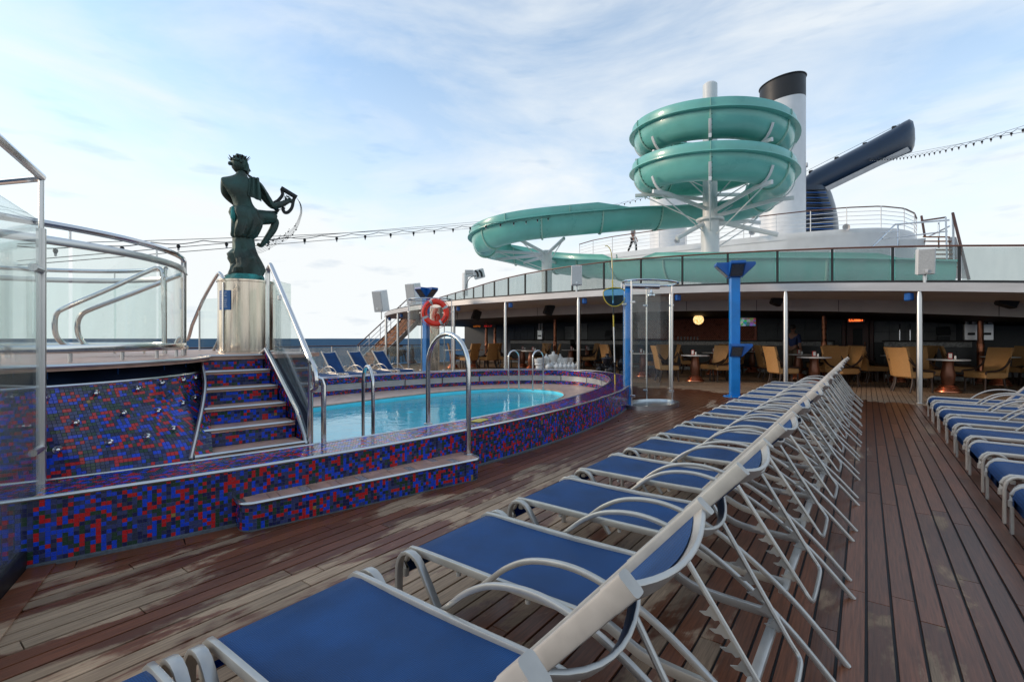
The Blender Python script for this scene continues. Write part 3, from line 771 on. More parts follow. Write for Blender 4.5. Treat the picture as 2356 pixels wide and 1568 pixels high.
obj('back_wall_tiles', wt, M['tile'], spa, smooth=0, kind='stuff')
obj('back_wall_trim', MB().tube([WS(i/60, 1) for i in range(61)], 0.013, 8), M['steel'], spa)
# recessed navy band, edge of the platform
def circ(r, z, a0=-64, a1=63, n=48): return [SC+Vector((r*math.cos(rad(lerp(a0, a1, i/n))), r*math.sin(rad(lerp(a0, a1, i/n))), z)) for i in range(n+1)]
obj('recessed_band', MB().grid([circ(1.78, 0.98), circ(1.70, 1.09)]), M['navy'], spa)
for k in range(9):
    a = rad(-60+k*14.5+R.uniform(-1, 1)); q = SC+Vector((1.74*math.cos(a), 1.74*math.sin(a), 1.03))
    obj('band_seam', MB().box(q, (0.008, 0.004, 0.10), M=Matrix.Rotation(a, 3, 'Z')), M['bluedark'], spa)
obj('platform_edge_trim', MB().tube(circ(1.90, ZP-0.012), 0.014, 8), M['steel'], spa)
pl = [(p.x, p.y) for p in circ(1.895, 0, -118, 61.5, 60)]
RT = [Vector((-3.85, 2.276, 0.425))+Vector((-0.978, 0.21, 0))*0.255*i+Vector((0, 0, 0.141*i)) for i in range(6)]
LU = [448, 463, 470, 471, 466, 460]
LT = []
for i in range(6):
    rx = RT[i].x*CT+RT[i].y*ST; rd = -RT[i].x*ST+RT[i].y*CT; k = (LU[i]-1178)/FPX
    w = (rx-k*rd)/(0.747-k*0.665); LT.append(RT[i]-Vector((0.21, 0.978, 0))*w)
plat = pl+[(LT[5].x, LT[5].y), (RT[5].x, RT[5].y), (-5.35, 3.35), (-8.15, 3.35), (-8.3, 2.2), (-7.9, 0.6)]
obj('platform_slab', MB().prism(plat, ZP-0.045, ZP), M['terra'], spa)
obj('platform_body', MB().prism([(p.x, p.y) for p in circ(1.69, 0, -118, 70, 40)]+[(-5.45, 2.3), (-5.4, 3.3), (-8.1, 3.3), (-8.2, 1.0)], 0.0, ZP-0.046), M['navy'], spa)
# stairs
dn = Vector((-0.21, -0.978, 0))
for i in range(6):
    a, b = LT[i], RT[i]
    if i < 5:
        a2, b2 = LT[i+1], RT[i+1]
        tr = [a, b, Vector((b2.x, b2.y, b.z)), Vector((a2.x, a2.y, a.z))]
        mb = MB(); vs = tr+[v-Vector((0, 0, 0.03)) for v in tr]
        mb.add(vs, [(0, 1, 2, 3), (7, 6, 5, 4), (0, 4, 5, 1), (1, 5, 6, 2), (2, 6, 7, 3), (3, 7, 4, 0)])
        obj('tread', mb, M['terra'], spa, smooth=0)
    obj('nosing', MB().tube([a+Vector((0, 0, -0.004)), b+Vector((0, 0, -0.004))], 0.0125, 8), M['steel'], spa)
    # riser under this nosing
    z0 = ZR if i == 0 else RT[i-1].z
    h = RT[i].z-0.014-z0; up0 = Vector((0.978, -0.21, 0))
    back = -up0*0.012
    A, B = a+back, b+back
    ri = MB(); ri.add([Vector((A.x, A.y, z0)), Vector((B.x, B.y, z0)), Vector((B.x, B.y, RT[i].z-0.01)), Vector((A.x, A.y, RT[i].z-0.01))], [(0, 1, 2, 3)])
    riser = obj('riser', ri, M['grout'], spa, smooth=0)
    if h > 0.03:
        tl = MB(); nr = max(1, round(h/TS)); nc = round((B-A).length/TS); ex = (B-A).normalized(); ex.z = 0
        for r in range(nr):
            for c_ in range(nc):
                q = A.lerp(B, (c_+0.5)/nc); q = Vector((q.x, q.y, z0+(r+0.5)*h/nr)); tile_into(tl, q, ex, Zv, up0, (B-A).length/nc, h/nr)
        o_ = obj('riser_tiles', tl, M['tile'], None, smooth=0, kind='stuff'); o_.parent = riser
# stringers
lst = spline([LT[0]+Vector((0.01, -0.03, -0.01)), LT[1]+Vector((0, -0.02, 0.05)), LT[2]+Vector((0, -0.01, 0.06)), LT[3]+Vector((0, 0, 0.05)), LT[4]+Vector((0, 0, 0.03)), LT[5]+Vector((0, 0, 0.0))], 6)
obj('left_stringer_trim', MB().tube(lst, 0.016, 8), M['steel'], spa)
rows = [[p for p in lst], [WS(1.0, max(0, min(1, (p.z-ZR)/(0.985-ZR)))) for p in lst]]
obj('left_cheek', MB().grid(rows), M['grout'], spa)
ck = MB()
for i in range(len(lst)-1):
    a, b = lst[i], lst[i+1]
    q0, q1 = rows[1][i], rows[1][i+1]; L_ = (q0-a).length; nn_ = max(1, round(L_/TS)); mm = max(1, round((b-a).length/TS))
    for x in range(nn_):
        for y in range(mm):
            f0 = (x+0.5)/nn_; g0 = (y+0.5)/mm
            p = a.lerp(q0, f0).lerp(b.lerp(q1, f0), g0); ex = (q0-a); ey = (b-a)
            if ex.length < 0.02: continue
            w, h = ex.length/nn_, ey.length/mm; ex.normalize(); ey = (ey-ex*ey.dot(ex)); 
            if ey.length < 1e-4: continue
            ey.normalize(); nn2 = ex.cross(ey); nn2 = nn2 if nn2.x > 0 else -nn2
            tile_into(ck, p, ex, ey, nn2, w, h)
obj('left_cheek_tiles', ck, M['tile'], spa, smooth=0, kind='stuff')
rst = [RT[0]+Vector((0, 0.012, -0.02)), RT[0]+Vector((-0.02, 0.012, 0.03))]+[RT[i]+Vector((0, 0.012, 0.10)) for i in range(1, 5)]+[RT[5]+Vector((0.03, 0.012, 0.06)), RT[5]+Vector((-0.10, 0.02, 0.008))]
obj('right_stringer_trim', MB().tube(rst, 0.016, 8), M['steel'], spa)
cheek = [p+Vector((0, 0.02, 0)) for p in rst]; mb = MB()
mb.grid([[p-Vector((0, 0, 0.004)) for p in cheek], [Vector((p.x, p.y, 0.0)) for p in cheek]]); mb.grid([[p-Vector((0, -0.02, 0.004)) for p in cheek], [Vector((p.x, p.y+0.02, 0.0)) for p in cheek]])
mb.grid([[p-Vector((0, 0, 0.004)) for p in cheek], [p-Vector((0, -0.02, 0.004)) for p in cheek]])
obj('right_cheek', mb, M['grout'], spa)
ct = MB(); up0 = Vector((-0.21, -0.978, 0)); ex0 = Vector((-0.978, 0.21, 0))
for c_ in range(60):
    for r in range(40):
        q = cheek[0]+ex0*(c_+0.5)*TS; z = ZR+(r+0.5)*TS
        xx = (c_+0.5)*TS; topz = 0.455+0.141*(xx/0.255)+0.10*min(1, xx/0.2)
        if xx > 1.33 or z > min(topz-0.03, 1.15): continue
        tile_into(ct, Vector((q.x, q.y-0.006, z)), ex0, Zv, up0)
obj('right_cheek_tiles', ct, M['tile'], spa, smooth=0, kind='stuff')
# spa jets
for (x, y) in ((320, 450), (615, 420), (847, 396), (1020, 373), (1145, 348), (1218, 335), (493, 599), (765, 560), (977, 526), (1130, 493), (1225, 462), (352, 790), (665, 738), (910, 688), (1093, 648)):
    u, v = x/1.568/1.7385, (1300+y/1.568)/1.7385
    best = None
    for i in range(45, 101):
        for j in range(2, 26):
            p = WS(i/100, j/26); d = -p.x*ST+p.y*CT; uu = 1178+(p.x*CT+p.y*ST)/d*FPX; vv = 778+(HC-p.z)/d*FPX
            e = (uu-u)**2+(vv-v)**2
            if best is None or e < best[0]: best = (e, p)
    nn = Vector((1, -0.1, 0.12)).normalized(); rot = nn.to_track_quat('Z', 'Y').to_matrix()
    obj('jet', MB().lathe([(0.024, 0.0), (0.026, 0.006), (0.020, 0.014), (0.013, 0.026), (0.009, 0.034), (0.0001, 0.036)], 12, best[1]+nn*0.002, rot), M['chrome'], spa)

# ================================================================ THINGS ON THE POOL AND PLATFORM
def panel(a, b, z0, z1, th=0.010):
    "upright glass pane between two plan points"
    a, b = Vector(a), Vector(b); e = (b-a).normalized(); n = Vector((-e.y, e.x, 0))*th/2
    vs = []
    for z in (z0, z1):
        for p in (a-n, b-n, b+n, a+n): vs.append((p.x, p.y, z))
    return MB().add(vs, [(3, 2, 1, 0), (4, 5, 6, 7), (0, 1, 5, 4), (1, 2, 6, 5), (2, 3, 7, 6), (3, 0, 4, 7)])
def curved_pane(pts, z0, z1, th=0.010):
    pts = [Vector(p) for p in pts]; ctr = SC; rows = []
    o1 = [p+(p-ctr).normalized()*th for p in pts]
    r = [[Vector((p.x, p.y, z0)) for p in pts], [Vector((p.x, p.y, z1)) for p in pts], [Vector((p.x, p.y, z1)) for p in o1], [Vector((p.x, p.y, z0)) for p in o1], [Vector((p.x, p.y, z0)) for p in pts]]
    return MB().grid(r)
def spa_screen(name, label, a0, a1, npan, r=1.67, close_end=True):
    t = thing(name, label, 'glass screen', SC+Vector((r*math.cos(rad(a0)), r*math.sin(rad(a0)), ZP)), world=True, group='glass screens round the spa')
    cp = lambda a, rr, z: SC+Vector((rr*math.cos(rad(a)), rr*math.sin(rad(a)), z))
    for k in range(npan):
        b0, b1 = lerp(a0, a1, k/npan)+0.4, lerp(a0, a1, (k+1)/npan)-0.4
        obj('pane', curved_pane([cp(lerp(b0, b1, i/12), r, 0) for i in range(13)], ZP+0.10, ZP+0.845), M['screenglass'], t)
    top = [cp(lerp(a0, a1, i/40), r, ZP+0.945) for i in range(41)]
    if close_end: top += [cp(a1+0.8, r, ZP+0.93), cp(a1+1.1, r, ZP+0.88), cp(a1+1.1, r, ZP)]
    obj('handrail', MB().tube(top, 0.024, 10), M['chrome'], t)
    obj('top_strip', MB().bar([cp(lerp(a0, a1, i/40), r+0.005, ZP+0.835) for i in range(41)], 0.030, 0.055), M['steel'], t)
    obj('base_strip', MB().bar([cp(lerp(a0, a1, i/40), r+0.005, ZP+0.095) for i in range(41)], 0.034, 0.060), M['chrome'], t)
    for k in range(npan*2+1):
        a = lerp(a0, a1, k/(npan*2))
        if k % 2 == 0: obj('rail_pin', MB().tube([cp(a, r, ZP+0.84), cp(a, r, ZP+0.945)], 0.007, 6), M['steel'], t)
        obj('foot', MB().tube([cp(a, r, ZP), cp(a, r, ZP+0.08)], 0.014, 8), M['steel'], t)
    return t
spa_screen('spa_glass_screen', 'near curved glass screen with steel handrail above the mosaic spa wall', -58, 68, 5)
spa_screen('spa_glass_screen', 'far curved glass screen with steel handrail behind the spa handrails', 205, 96, 4)
# zigzag handrails inside the spa
def rail_zig(pts, r, label, grp=None):
    t = thing('spa_handrail', label, 'handrail', (pts[0].x, pts[0].y, ZP), world=True, group=grp)
    obj('tube', MB().tube(resample(spline(pts, 10), 0.03), r, 10), M['chrome'], t); return t
D1 = 4.3
def zg(l, d): return [Q(u, v, d+dd) for u, v, dd in l]
rail_zig(zg([(378, 795, .5), (377, 700, .5), (374, 632, .5), (366, 617, .5), (345, 622, .47), (250, 665, .3), (150, 708, .12), (130, 722, .1), (126, 748, .1), (131, 775, .12), (150, 792, .18), (180, 798, .25), (300, 799, .4), (377, 799, .5)], D1), 0.022, 'bent steel spa handrail with its loop nearest the glass post', 'bent handrails of the spa')
rail_zig(zg([(430, 628, .5), (400, 638, .45), (300, 677, .3), (205, 713, .12), (184, 728, .1), (178, 750, .1), (184, 778, .12), (205, 797, .18), (240, 802, .25), (330, 802, .4), (432, 799, .5)], D1+0.15), 0.022, 'bent steel spa handrail with its loop second from the glass post', 'bent handrails of the spa')
# stair rail on the pool side with its glass
t = thing('stair_handrail', 'polished steel stair handrail running down to the pool rim beside the tiled steps', 'handrail', (RT[0].x, RT[0].y, ZR), world=True)
top = Vector((RT[5].x-0.02, RT[5].y+0.06, 0)); bot = Vector((RT[0].x+0.06, RT[0].y+0.05, 0))
pth = [top+Vector((0, 0, ZP)), top+Vector((0, 0, ZP+0.80)), top+Vector((0.015, 0, ZP+0.90)), top+Vector((0.06, -0.005, ZP+0.935)), top+Vector((0.11, -0.01, ZP+0.90)),
       top.lerp(bot, 0.5)+Vector((0, 0, 1.60)), bot+Vector((-0.10, 0, 1.17)), bot+Vector((-0.02, 0, 1.08)), bot+Vector((0.02, 0, 1.0)), bot+Vector((0.03, 0, 0.92)), bot+Vector((0.01, 0, 0.87)), bot+Vector((-0.05, 0, 0.855))]
obj('rail', MB().tube(resample(spline(pth, 8), 0.03), 0.023, 10), M['chrome'], t)
obj('post', MB().tube([bot+Vector((-0.045, -0.01, ZR)), bot+Vector((-0.045, -0.01, 1.10))], 0.021, 10), M['chrome'], t)
obj('post', MB().tube([bot+Vector((0.06, 0.05, ZR)), bot+Vector((0.06, 0.05, 0.90)), bot+Vector((0.05, 0.04, 0.95)), bot+Vector((0.025, 0.0, 0.97))], 0.021, 10), M['chrome'], t)
gp = [top+Vector((0.02, 0.05, 0)), bot+Vector((-0.12, 0.03, 0))]
a, b = gp; mb = MB(); e = (b-a).normalized(); n = Vector((-e.y, e.x, 0))*0.005
pts = [(a, ZP+0.04), (b, 0.62), (b, 1.06), (a, ZP+0.78)]
mb.add([Vector((p.x, p.y, z))+n*s for s in (-1, 1) for p, z in pts], [(0, 1, 2, 3), (7, 6, 5, 4), (0, 4, 5, 1), (1, 5, 6, 2), (2, 6, 7, 3), (3, 7, 4, 0)])
obj('pane', mb, M['glass'], t)
obj('pane', panel(top+Vector((-0.01, 0.06, 0)), top+Vector((-0.30, 0.42, 0)), ZP+0.03, ZP+0.80), M['glass'], t)
for k in (0.25, 0.75):
    q = top.lerp(bot, k); obj('clip', MB().box((q.x, q.y+0.02, lerp(ZP+0.86, 1.08, k)-0.05), (0.03, 0.03, 0.05), ch=0.006), M['steel'], t)
# rail of the stairs on the far side
t = thing('far_stair_handrail', 'dark steel handrail descending behind the pedestal to the left', 'handrail', Q(512, 812, 6.7), world=True)
pts = [Q(512, 812, 6.6), Q(513, 660, 6.6), Q(512, 640, 6.6), Q(507, 630, 6.62), Q(499, 633, 6.65), Q(470, 684, 6.8), Q(442, 748, 7.0)]
obj('rail', MB().tube(resample(spline(pts, 8), 0.03), 0.023, 10), M['chrome'], t)
pts = [Q(442, 748, 7.0), Q(432, 780, 7.1), Q(420, 775, 7.2), Q(409, 780, 7.2), Q(402, 800, 7.2)]
obj('end_loop', MB().tube(resample(spline(pts, 8), 0.03), 0.023, 10), M['chrome'], t)
obj('lower_rail', MB().tube([Q(508, 772, 6.6), Q(490, 808, 6.9)], 0.020, 8), M['chrome'], t)
obj('post', MB().tube([Q(459, 715, 6.8), Q(459, 830, 6.8)], 0.012, 8), M['steel'], t)
a, b = Q(462, 0, 6.82), Q(509, 0, 6.62); mb = MB()
obj('pane', panel(a, b, ZP+0.02, ZP+0.72), M['glass'], t)
# pedestal and statue
PB = Q(566, 809.6, 5.98); PB.z = ZP
t = thing('pedestal', 'round steel pedestal with painted-in warm reflections under the bronze statue', 'pedestal', PB)
obj('drum', MB().lathe([(0.318, 0.0), (0.318, 0.012), (0.306, 0.02), (0.306, 0.30), (0.303, 0.60), (0.306, 0.845), (0.318, 0.85), (0.318, 0.872), (0.0001, 0.874)], 40), M['pedsteel'], t)
obj('seam_strip', MB().box((0.08, -0.30, 0.43), (0.03, 0.012, 0.80), ch=0.003), M['steel'], t)
sg = thing('notice_plate', 'small blue notice with white lines of print on the steel pedestal', 'notice', PB+Vector((0, 0, 0.62)), facing(PB)-0.0)
w0 = MB(); rows = []
for z in (-0.115, 0.115): rows.append([Vector((0.312*math.sin(a), -0.312*math.cos(a), z)) for a in [rad(-62+k*4.5) for k in range(8)]])
obj('plate', w0.grid(rows), M['notice'], sg)
for k in range(9):
    a1 = rad(-58); a2 = rad(R.uniform(-48, -36)); z = 0.09-k*0.021
    rows = [[Vector((0.3145*math.sin(lerp(a1, a2, j/4)), -0.3145*math.cos(lerp(a1, a2, j/4)), z+dz)) for j in range(5)] for dz in (-0.003, 0.003)]
    obj('print_line', MB().grid(rows), M['ink'], sg)
# statue, measured in its own frame: x to the viewer's right, y away, z up
K = 0.00168
def J(x, y, d=0.0): return Vector(((x-340)*K, d, (970-y)*K))
st = thing('statue', 'dark green bronze statue of a wreathed lyre player seated on a rock', 'statue', PB+Vector((0, 0, 0.874)), facing(PB))
# body: 0 pelvis
jn = [J(338, 478, 0.02), J(322, 425, 0.01), J(305, 350, -0.01), J(300, 275, -0.03), J(312, 205, -0.015), J(308, 160, 0.0),
      J(408, 245, 0.0), J(462, 318, 0.05), J(520, 385, 0.10), J(585, 350, 0.13), J(640, 312, 0.15),
      J(212, 262, 0.0), J(210, 330, 0.12), J(330, 415, 0.24), J(450, 418, 0.26), J(560, 408, 0.22),
      J(400, 490, 0.06), J(475, 478, 0.12), J(548, 478, 0.15), J(520, 560, 0.14), J(470, 645, 0.12), J(440, 690, 0.11), J(415, 672, 0.15), J(345, 560, -0.02), J(330, 660, 0.0)]
ed = [(0, 1), (1, 2), (2, 3), (3, 4), (4, 5), (3, 6), (6, 7), (7, 8), (8, 9), (9, 10), (3, 11), (11, 12), (12, 13), (13, 14), (14, 15), (0, 16), (16, 17), (17, 18), (18, 19), (19, 20), (20, 21), (21, 22), (0, 23), (23, 24)]
rr = [(0.135, 0.12), (0.115, 0.10), (0.135, 0.10), (0.13, 0.10), 0.062, 0.058, 0.075, 0.06, 0.048, 0.042, 0.03, 0.075, 0.058, 0.045, 0.036, 0.026, 0.09, 0.080, 0.056, 0.050, 0.038, 0.030, 0.024, 0.12, 0.11]
skin('body', jn, ed, rr, M['bronze'], st)
hm = MB(); hc = J(296, 112, 0.02)
hm.ball(hc, 0.104, 16, (0.88, 0.96, 1.08)); 
fc = [J(335, 95, 0.04), J(362, 120, 0.05), J(372, 150, 0.05), J(352, 168, 0.05), J(320, 160, 0.03)]
hm.sweep([J(310, 75, 0.03), J(325, 110, 0.04), J(330, 140, 0.04), J(322, 165, 0.03)], [(0.065, -0.05), (0.065, 0.05), (-0.03, 0.06), (-0.03, -0.06)], up=(1, 0, 0))
hm.add([J(352, 108, 0.02), J(374, 152, 0.03), J(352, 150, 0.0), J(352, 150, 0.07)], [(0, 1, 2), (0, 3, 1), (1, 3, 2)])
head = obj('head', hm, M['bronze'], st, smooth=60)
hr = MB()
for k in range(46):
    a = R.uniform(0, 2*PI); b = R.uniform(-0.2, 1.35); rr_ = 0.098
    q = hc+Vector((math.cos(a)*math.cos(b)*rr_*0.92, math.sin(a)*math.cos(b)*rr_, math.sin(b)*rr_*1.06))
    if q.x-hc.x > 0.06 and b < 0.5: continue
    hr.ball(q, R.uniform(0.016, 0.026), 7)
hr.ball(J(238, 120, 0), 0.025, 7)
obj('hair', hr, M['bronze'], None, smooth=60).parent = head
lv = MB()
for k in range(15):
    a = 2*PI*k/15; q = hc+Vector((math.cos(a)*0.094, math.sin(a)*0.10, 0.045+0.02*math.cos(a)))
    o_ = Vector((math.cos(a), math.sin(a), 1.1)).normalized(); sd_ = Vector((-math.sin(a), math.cos(a), 0)); L_ = R.uniform(0.035, 0.065)
    lv.add([q-sd_*0.014, q+sd_*0.014, q+o_*L_*0.6+sd_*0.011, q+o_*L_, q+o_*L_*0.6-sd_*0.011, q+o_*0.01+Vector((0, 0, -0.012))], [(0, 1, 2, 3, 4), (1, 0, 5)])
obj('wreath', lv, M['darkbronze'], None, smooth=0).parent = head
# cloak over the right shoulder
def folds(center, n, zs, rx, ry, amp, fr, ph=0.0):
    rows = []
    for i, z in enumerate(zs):
        c = center[i]; row = []
        for k in range(n):
            a = 2*PI*k/n; w = 1+amp[i]*math.sin(fr*a+ph+i*0.35)+amp[i]*0.5*math.sin(2.3*fr*a+i)
            row.append(Vector((c[0]+rx[i]*w*math.cos(a), c[1]+ry[i]*w*math.sin(a), z)))
        rows.append(row)
    return MB().grid(rows, closed=True)
pz = lambda y: (970-y)*K
px = lambda x: (x-340)*K
cp_ = spline([J(372, 200, -.01), J(405, 225, 0), J(440, 280, .03), J(478, 340, .07), J(510, 385, .10)], 6); rows = []
for i, c in enumerate(cp_):
    f = i/(len(cp_)-1); r0 = lerp(.055, .10, min(1, f*2.2)) if f < .5 else lerp(.10, .062, (f-.5)*2)
    rows.append([c+Vector((r0*.8*(1+.10*math.sin(6*a+f*5))*math.cos(a), r0*(1+.10*math.sin(6*a+f*5))*math.sin(a), -r0*.45*math.cos(a))) for a in [2*PI*k/30 for k in range(30)]])
obj('cloak', MB().grid(rows, closed=True), M['bronze'], st, smooth=60)
rows = []
for i in range(9):
    f = i/8; y = lerp(212, 352, f); x0 = lerp(362, 345, f); x1 = lerp(425, 440, f)
    rows.append([J(lerp(x0, x1, k/12), y+lerp(-8, 26, k/12)*f, -.10-.012*math.sin(k*1.4)-.01*math.sin(f*PI)) for k in range(13)])
obj('cloak_flap', MB().slab(rows, .012), M['bronze'], st, smooth=60)
obj('drape', folds([(px(330), .0), (px(328), .0), (px(330), 0), (px(350), .01), (px(345), .01), (px(335), 0), (px(325), 0), (px(320), 0)], 56, [pz(428), pz(445), pz(480), pz(520), pz(560), pz(600), pz(640), pz(655)],
    [.125, .15, .165, .17, .16, .145, .13, .11], [.11, .14, .16, .17, .17, .16, .15, .13], [.03, .06, .08, .09, .10, .11, .12, .12], 9, 1.0), M['bronze'], st, smooth=60)
mb = MB()   # cloth over the raised thigh
mb.tube(spline([J(345, 500, .04), J(420, 480, .08), J(500, 468, .12), J(535, 475, .14)], 6), 0.088, 14, scales=[1.25-0.025*i for i in range(19)])
obj('thigh_cloth', mb, M['bronze'], st, smooth=70)
obj('patina_fold', folds([(px(258), -.05), (px(262), -.06), (px(262), -.06), (px(268), -.05)], 24, [pz(440), pz(470), pz(520), pz(550)], [.02, .035, .035, .015], [.03, .06, .06, .03], [.08, .1, .1, .1], 5), M['verdigris'], st, smooth=60)
# rock
rows = []
for i, (y, x0, x1) in enumerate(((640, 258, 385), (690, 252, 392), (740, 255, 405), (775, 235, 420), (810, 232, 440), (850, 240, 452), (880, 228, 455), (915, 225, 450), (935, 215, 448))):
    c = (x0+x1)/2; w = (x1-x0)/2*K; row = []
    for k in range(44):
        a = 2*PI*k/44; j = 1+0.09*math.sin(3*a+i*1.3)+0.07*math.sin(7*a-i*0.8)+R.uniform(-.06, .06)
        row.append(Vector((px(c)+w*j*math.cos(a), w*0.85*j*math.sin(a), pz(y)+R.uniform(-.006, .006))))
    rows.append(row)
obj('rock', MB().grid(rows, closed=True), M['bronze'], st, smooth=25)
rows = []
for i, (y, x0, x1) in enumerate(((925, 225, 450), (945, 210, 458), (962, 200, 460), (972, 198, 462))):
    c = (x0+x1)/2; w = (x1-x0)/2*K
    rows.append([Vector((px(c)+w*(1+R.uniform(-.06, .06))*math.cos(2*PI*k/36), w*(1+R.uniform(-.06, .06))*math.sin(2*PI*k/36), pz(y))) for k in range(36)])
obj('green_base', MB().grid(rows, closed=True), M['verdigris'], st, smooth=20)
ly = MB(); yy = 0.16
ly.bar([J(578, 222, yy), J(690, 280, yy)], 0.05, 0.055, up=(0, 1, 0))
ly.bar(spline([J(585, 235, yy), J(588, 275, yy), J(560, 320, yy), J(528, 350, yy), J(535, 385, yy), J(565, 402, yy)], 6), 0.04, 0.032, up=(0, 1, 0))
ly.bar(spline([J(672, 285, yy), J(665, 315, yy), J(655, 365, yy), J(630, 402, yy), J(605, 408, yy), J(592, 385, yy), J(600, 370, yy)], 6), 0.04, 0.034, up=(0, 1, 0))
lyre = obj('lyre', ly, M['darkbronze'], st)
sm = MB()
for k in range(5): sm.tube([J(612+k*11, 248+k*5, yy), J(570+k*5, 395, yy)], 0.0018, 4)
obj('strings', sm, M['darkbronze'], None).parent = lyre
hand = MB()   # fingers on the strings
for k in range(4):
    hand.tube(spline([J(632, 318-k*3, .15+k*.012), J(618-k*3, 300+k*5, .15+k*.014), J(608, 292+k*9, .155+k*.01), J(607, 282+k*10, .16)], 4), 0.009, 6, scales=[1-0.03*i for i in range(13)])
hand.tube(spline([J(642, 305, .14), J(630, 288, .13), J(616, 284, .14)], 4), 0.010, 6)
hand.ball(J(640, 312, .155), 0.034, 10, (1.1, .7, 1))
obj('hand', hand, M['bronze'], st, smooth=70)
# ribbon of music wires and notes
for k in range(5):
    o_ = (k-2)
    pts = [J(692, 285, .16), J(716+o_*2, 330, .15), J(722+o_*3, 390, .14), J(708+o_*4, 450, .12), J(678+o_*6, 525+o_*1, .10), J(615+o_*7, 605+o_*6, .06), J(520+o_*7, 672+o_*7, 0), J(445+o_*4, 730+o_*9, -.06), J(380+o_*2, 765+o_*9, -.15), J(300+o_*2, 815+o_*9, -.18), J(250+o_*2, 870+o_*8, -.12)]
    obj('music_wire', MB().tube(spline(pts, 6), 0.0018, 5), M['darkbronze'], st)
for x, y in ((672, 520), (680, 548), (625, 568), (655, 588), (600, 600), (618, 618), (562, 622), (585, 645), (520, 650), (533, 672), (480, 690), (492, 715)):
    nb_ = MB().ball(J(x, y, .05), 0.009, 8, (1.2, .7, .9)); nb_.tube([J(x+5, y, .05), J(x+5, y-22, .05)], 0.002, 5); nb_.box(J(x+8, y-21, .05), (0.010, 0.003, 0.005))
    obj('music_note', nb_, M['darkbronze'], st)

# hoops of the pool
def hoop(label, a, za, b, zb, top, r, grp=None):
    a, b = Vector(a), Vector(b); w = (b-a).length/2
    t = thing('pool_grab_rail', label, 'grab rail', (a.x, a.y, za), world=True, group=grp)
    pts = [Vector((a.x, a.y, za))]+[Vector((*(a.lerp(b, 0.5-0.5*math.cos(PI*k/12))).xy, top-w+w*math.sin(PI*k/12))) for k in range(13)]+[Vector((b.x, b.y, zb))]
    obj('tube', MB().tube(pts, r, 12), M['chrome'], t)
    for p, z in ((a, za), (b, zb)): obj('flange', MB().lathe([(r*1.9, 0), (r*1.9, 0.008), (r*1.2, 0.014)], 14, (p.x, p.y, z)), M['steel'], t)
A1 = P(1078, 1042, 0.205); A2 = P(985, 975, ZR)
hoop('tall steel hoop rail standing astride the pool bench by the front step', (A1.x, A1.y, 0), 0.19, (A2.x, A2.y, 0), ZR, 1.345, 0.024)
b0 = Q(850, 778, 6.05); hoop('low steel hoop rail at the near water edge beside the stairs', (b0.x+0.20, b0.y-0.10, 0), 0.0, (b0.x-0.22, b0.y+0.07, 0), 0.0, 0.95, 0.022)
for lab, u0, u1 in (('left hoop of the ladder at the far end of the pool', 1170, 1194), ('right hoop of the ladder at the far end of the pool', 1226, 1250)):
    p0, p1 = Q(u0, 778, 12.1), Q(u1, 778, 12.3); hoop(lab, (p0.x, p0.y, 0), 0.0, (p1.x, p1.y, 0), 0.0, 0.99, 0.022, 'ladder hoops at the far end')
pm = thing('floor_sticker', 'pale yellow sticker on the mosaic bench beside the tall hoop', 'sticker', P(1103, 967, ZR), rad(100))
obj('plate', MB().box((0, 0, 0.004), (0.22, 0.13, 0.004), ch=0.001), M['yellow'], pm)

# wind screen at the left edge of the picture
GA, GB = P(95, 1260, 0.0), P(0, 1370, 0.0)
gdir = (GB-GA).normalized(); GC = GA+gdir*2.2
t = thing('wind_screen', 'tall glass wind screen with steel post at the left edge', 'glass screen', GA, world=True)
obj('post', MB().bar([GA+Vector((0, 0, 0.36)), GA+Vector((0, 0, 1.98))], 0.045, 0.030, up=gdir), M['steel'], t)
obj('post_top', MB().tube([GA+Vector((0, 0, 1.98)), GA+Vector((0, 0, 2.30))], 0.014, 10), M['steel'], t)
obj('pane', panel(GA+gdir*0.05, GC, 0.10, 2.02, 0.012), M['screenglass'], t)
obj('sill', MB().bar([GA+gdir*-0.02+Vector((0, 0, 0.055)), GC+Vector((0, 0, 0.055))], 0.045, 0.11), M['black'], t)
for z in (0.62, 1.72):
    obj('clamp', MB().tube([GA+gdir*-0.03+Vector((0, 0, z)), GA+gdir*0.16+Vector((0, 0, z))], 0.022, 10), M['steel'], t)
gn_ = Vector((-gdir.y, gdir.x, 0)); gn_ = gn_ if gn_.y > 0 else -gn_
for k in range(2):
    c_ = GA+gdir*1.1+gn_*(0.085+0.0)+Vector((0, 0, 0.0085))
    if k == 0: obj('margin_plank', MB().box(c_, (2.2, 0.12, 0.010), M=Matrix.Rotation(math.atan2(gdir.y, gdir.x), 3, 'Z'), ch=0.0012), M['deck'], deck, smooth=0)
obj('top_rail', MB().tube([GA+Vector((0, 0, 2.30)), GC+Vector((0, 0, 2.30))], 0.024, 10), M['chrome'], t)
obj('back_rail', MB().tube([GA+Vector((0, 0, 2.295)), GA+Vector((-1.6, -0.7, 2.295))], 0.022, 10), M['chrome'], t)

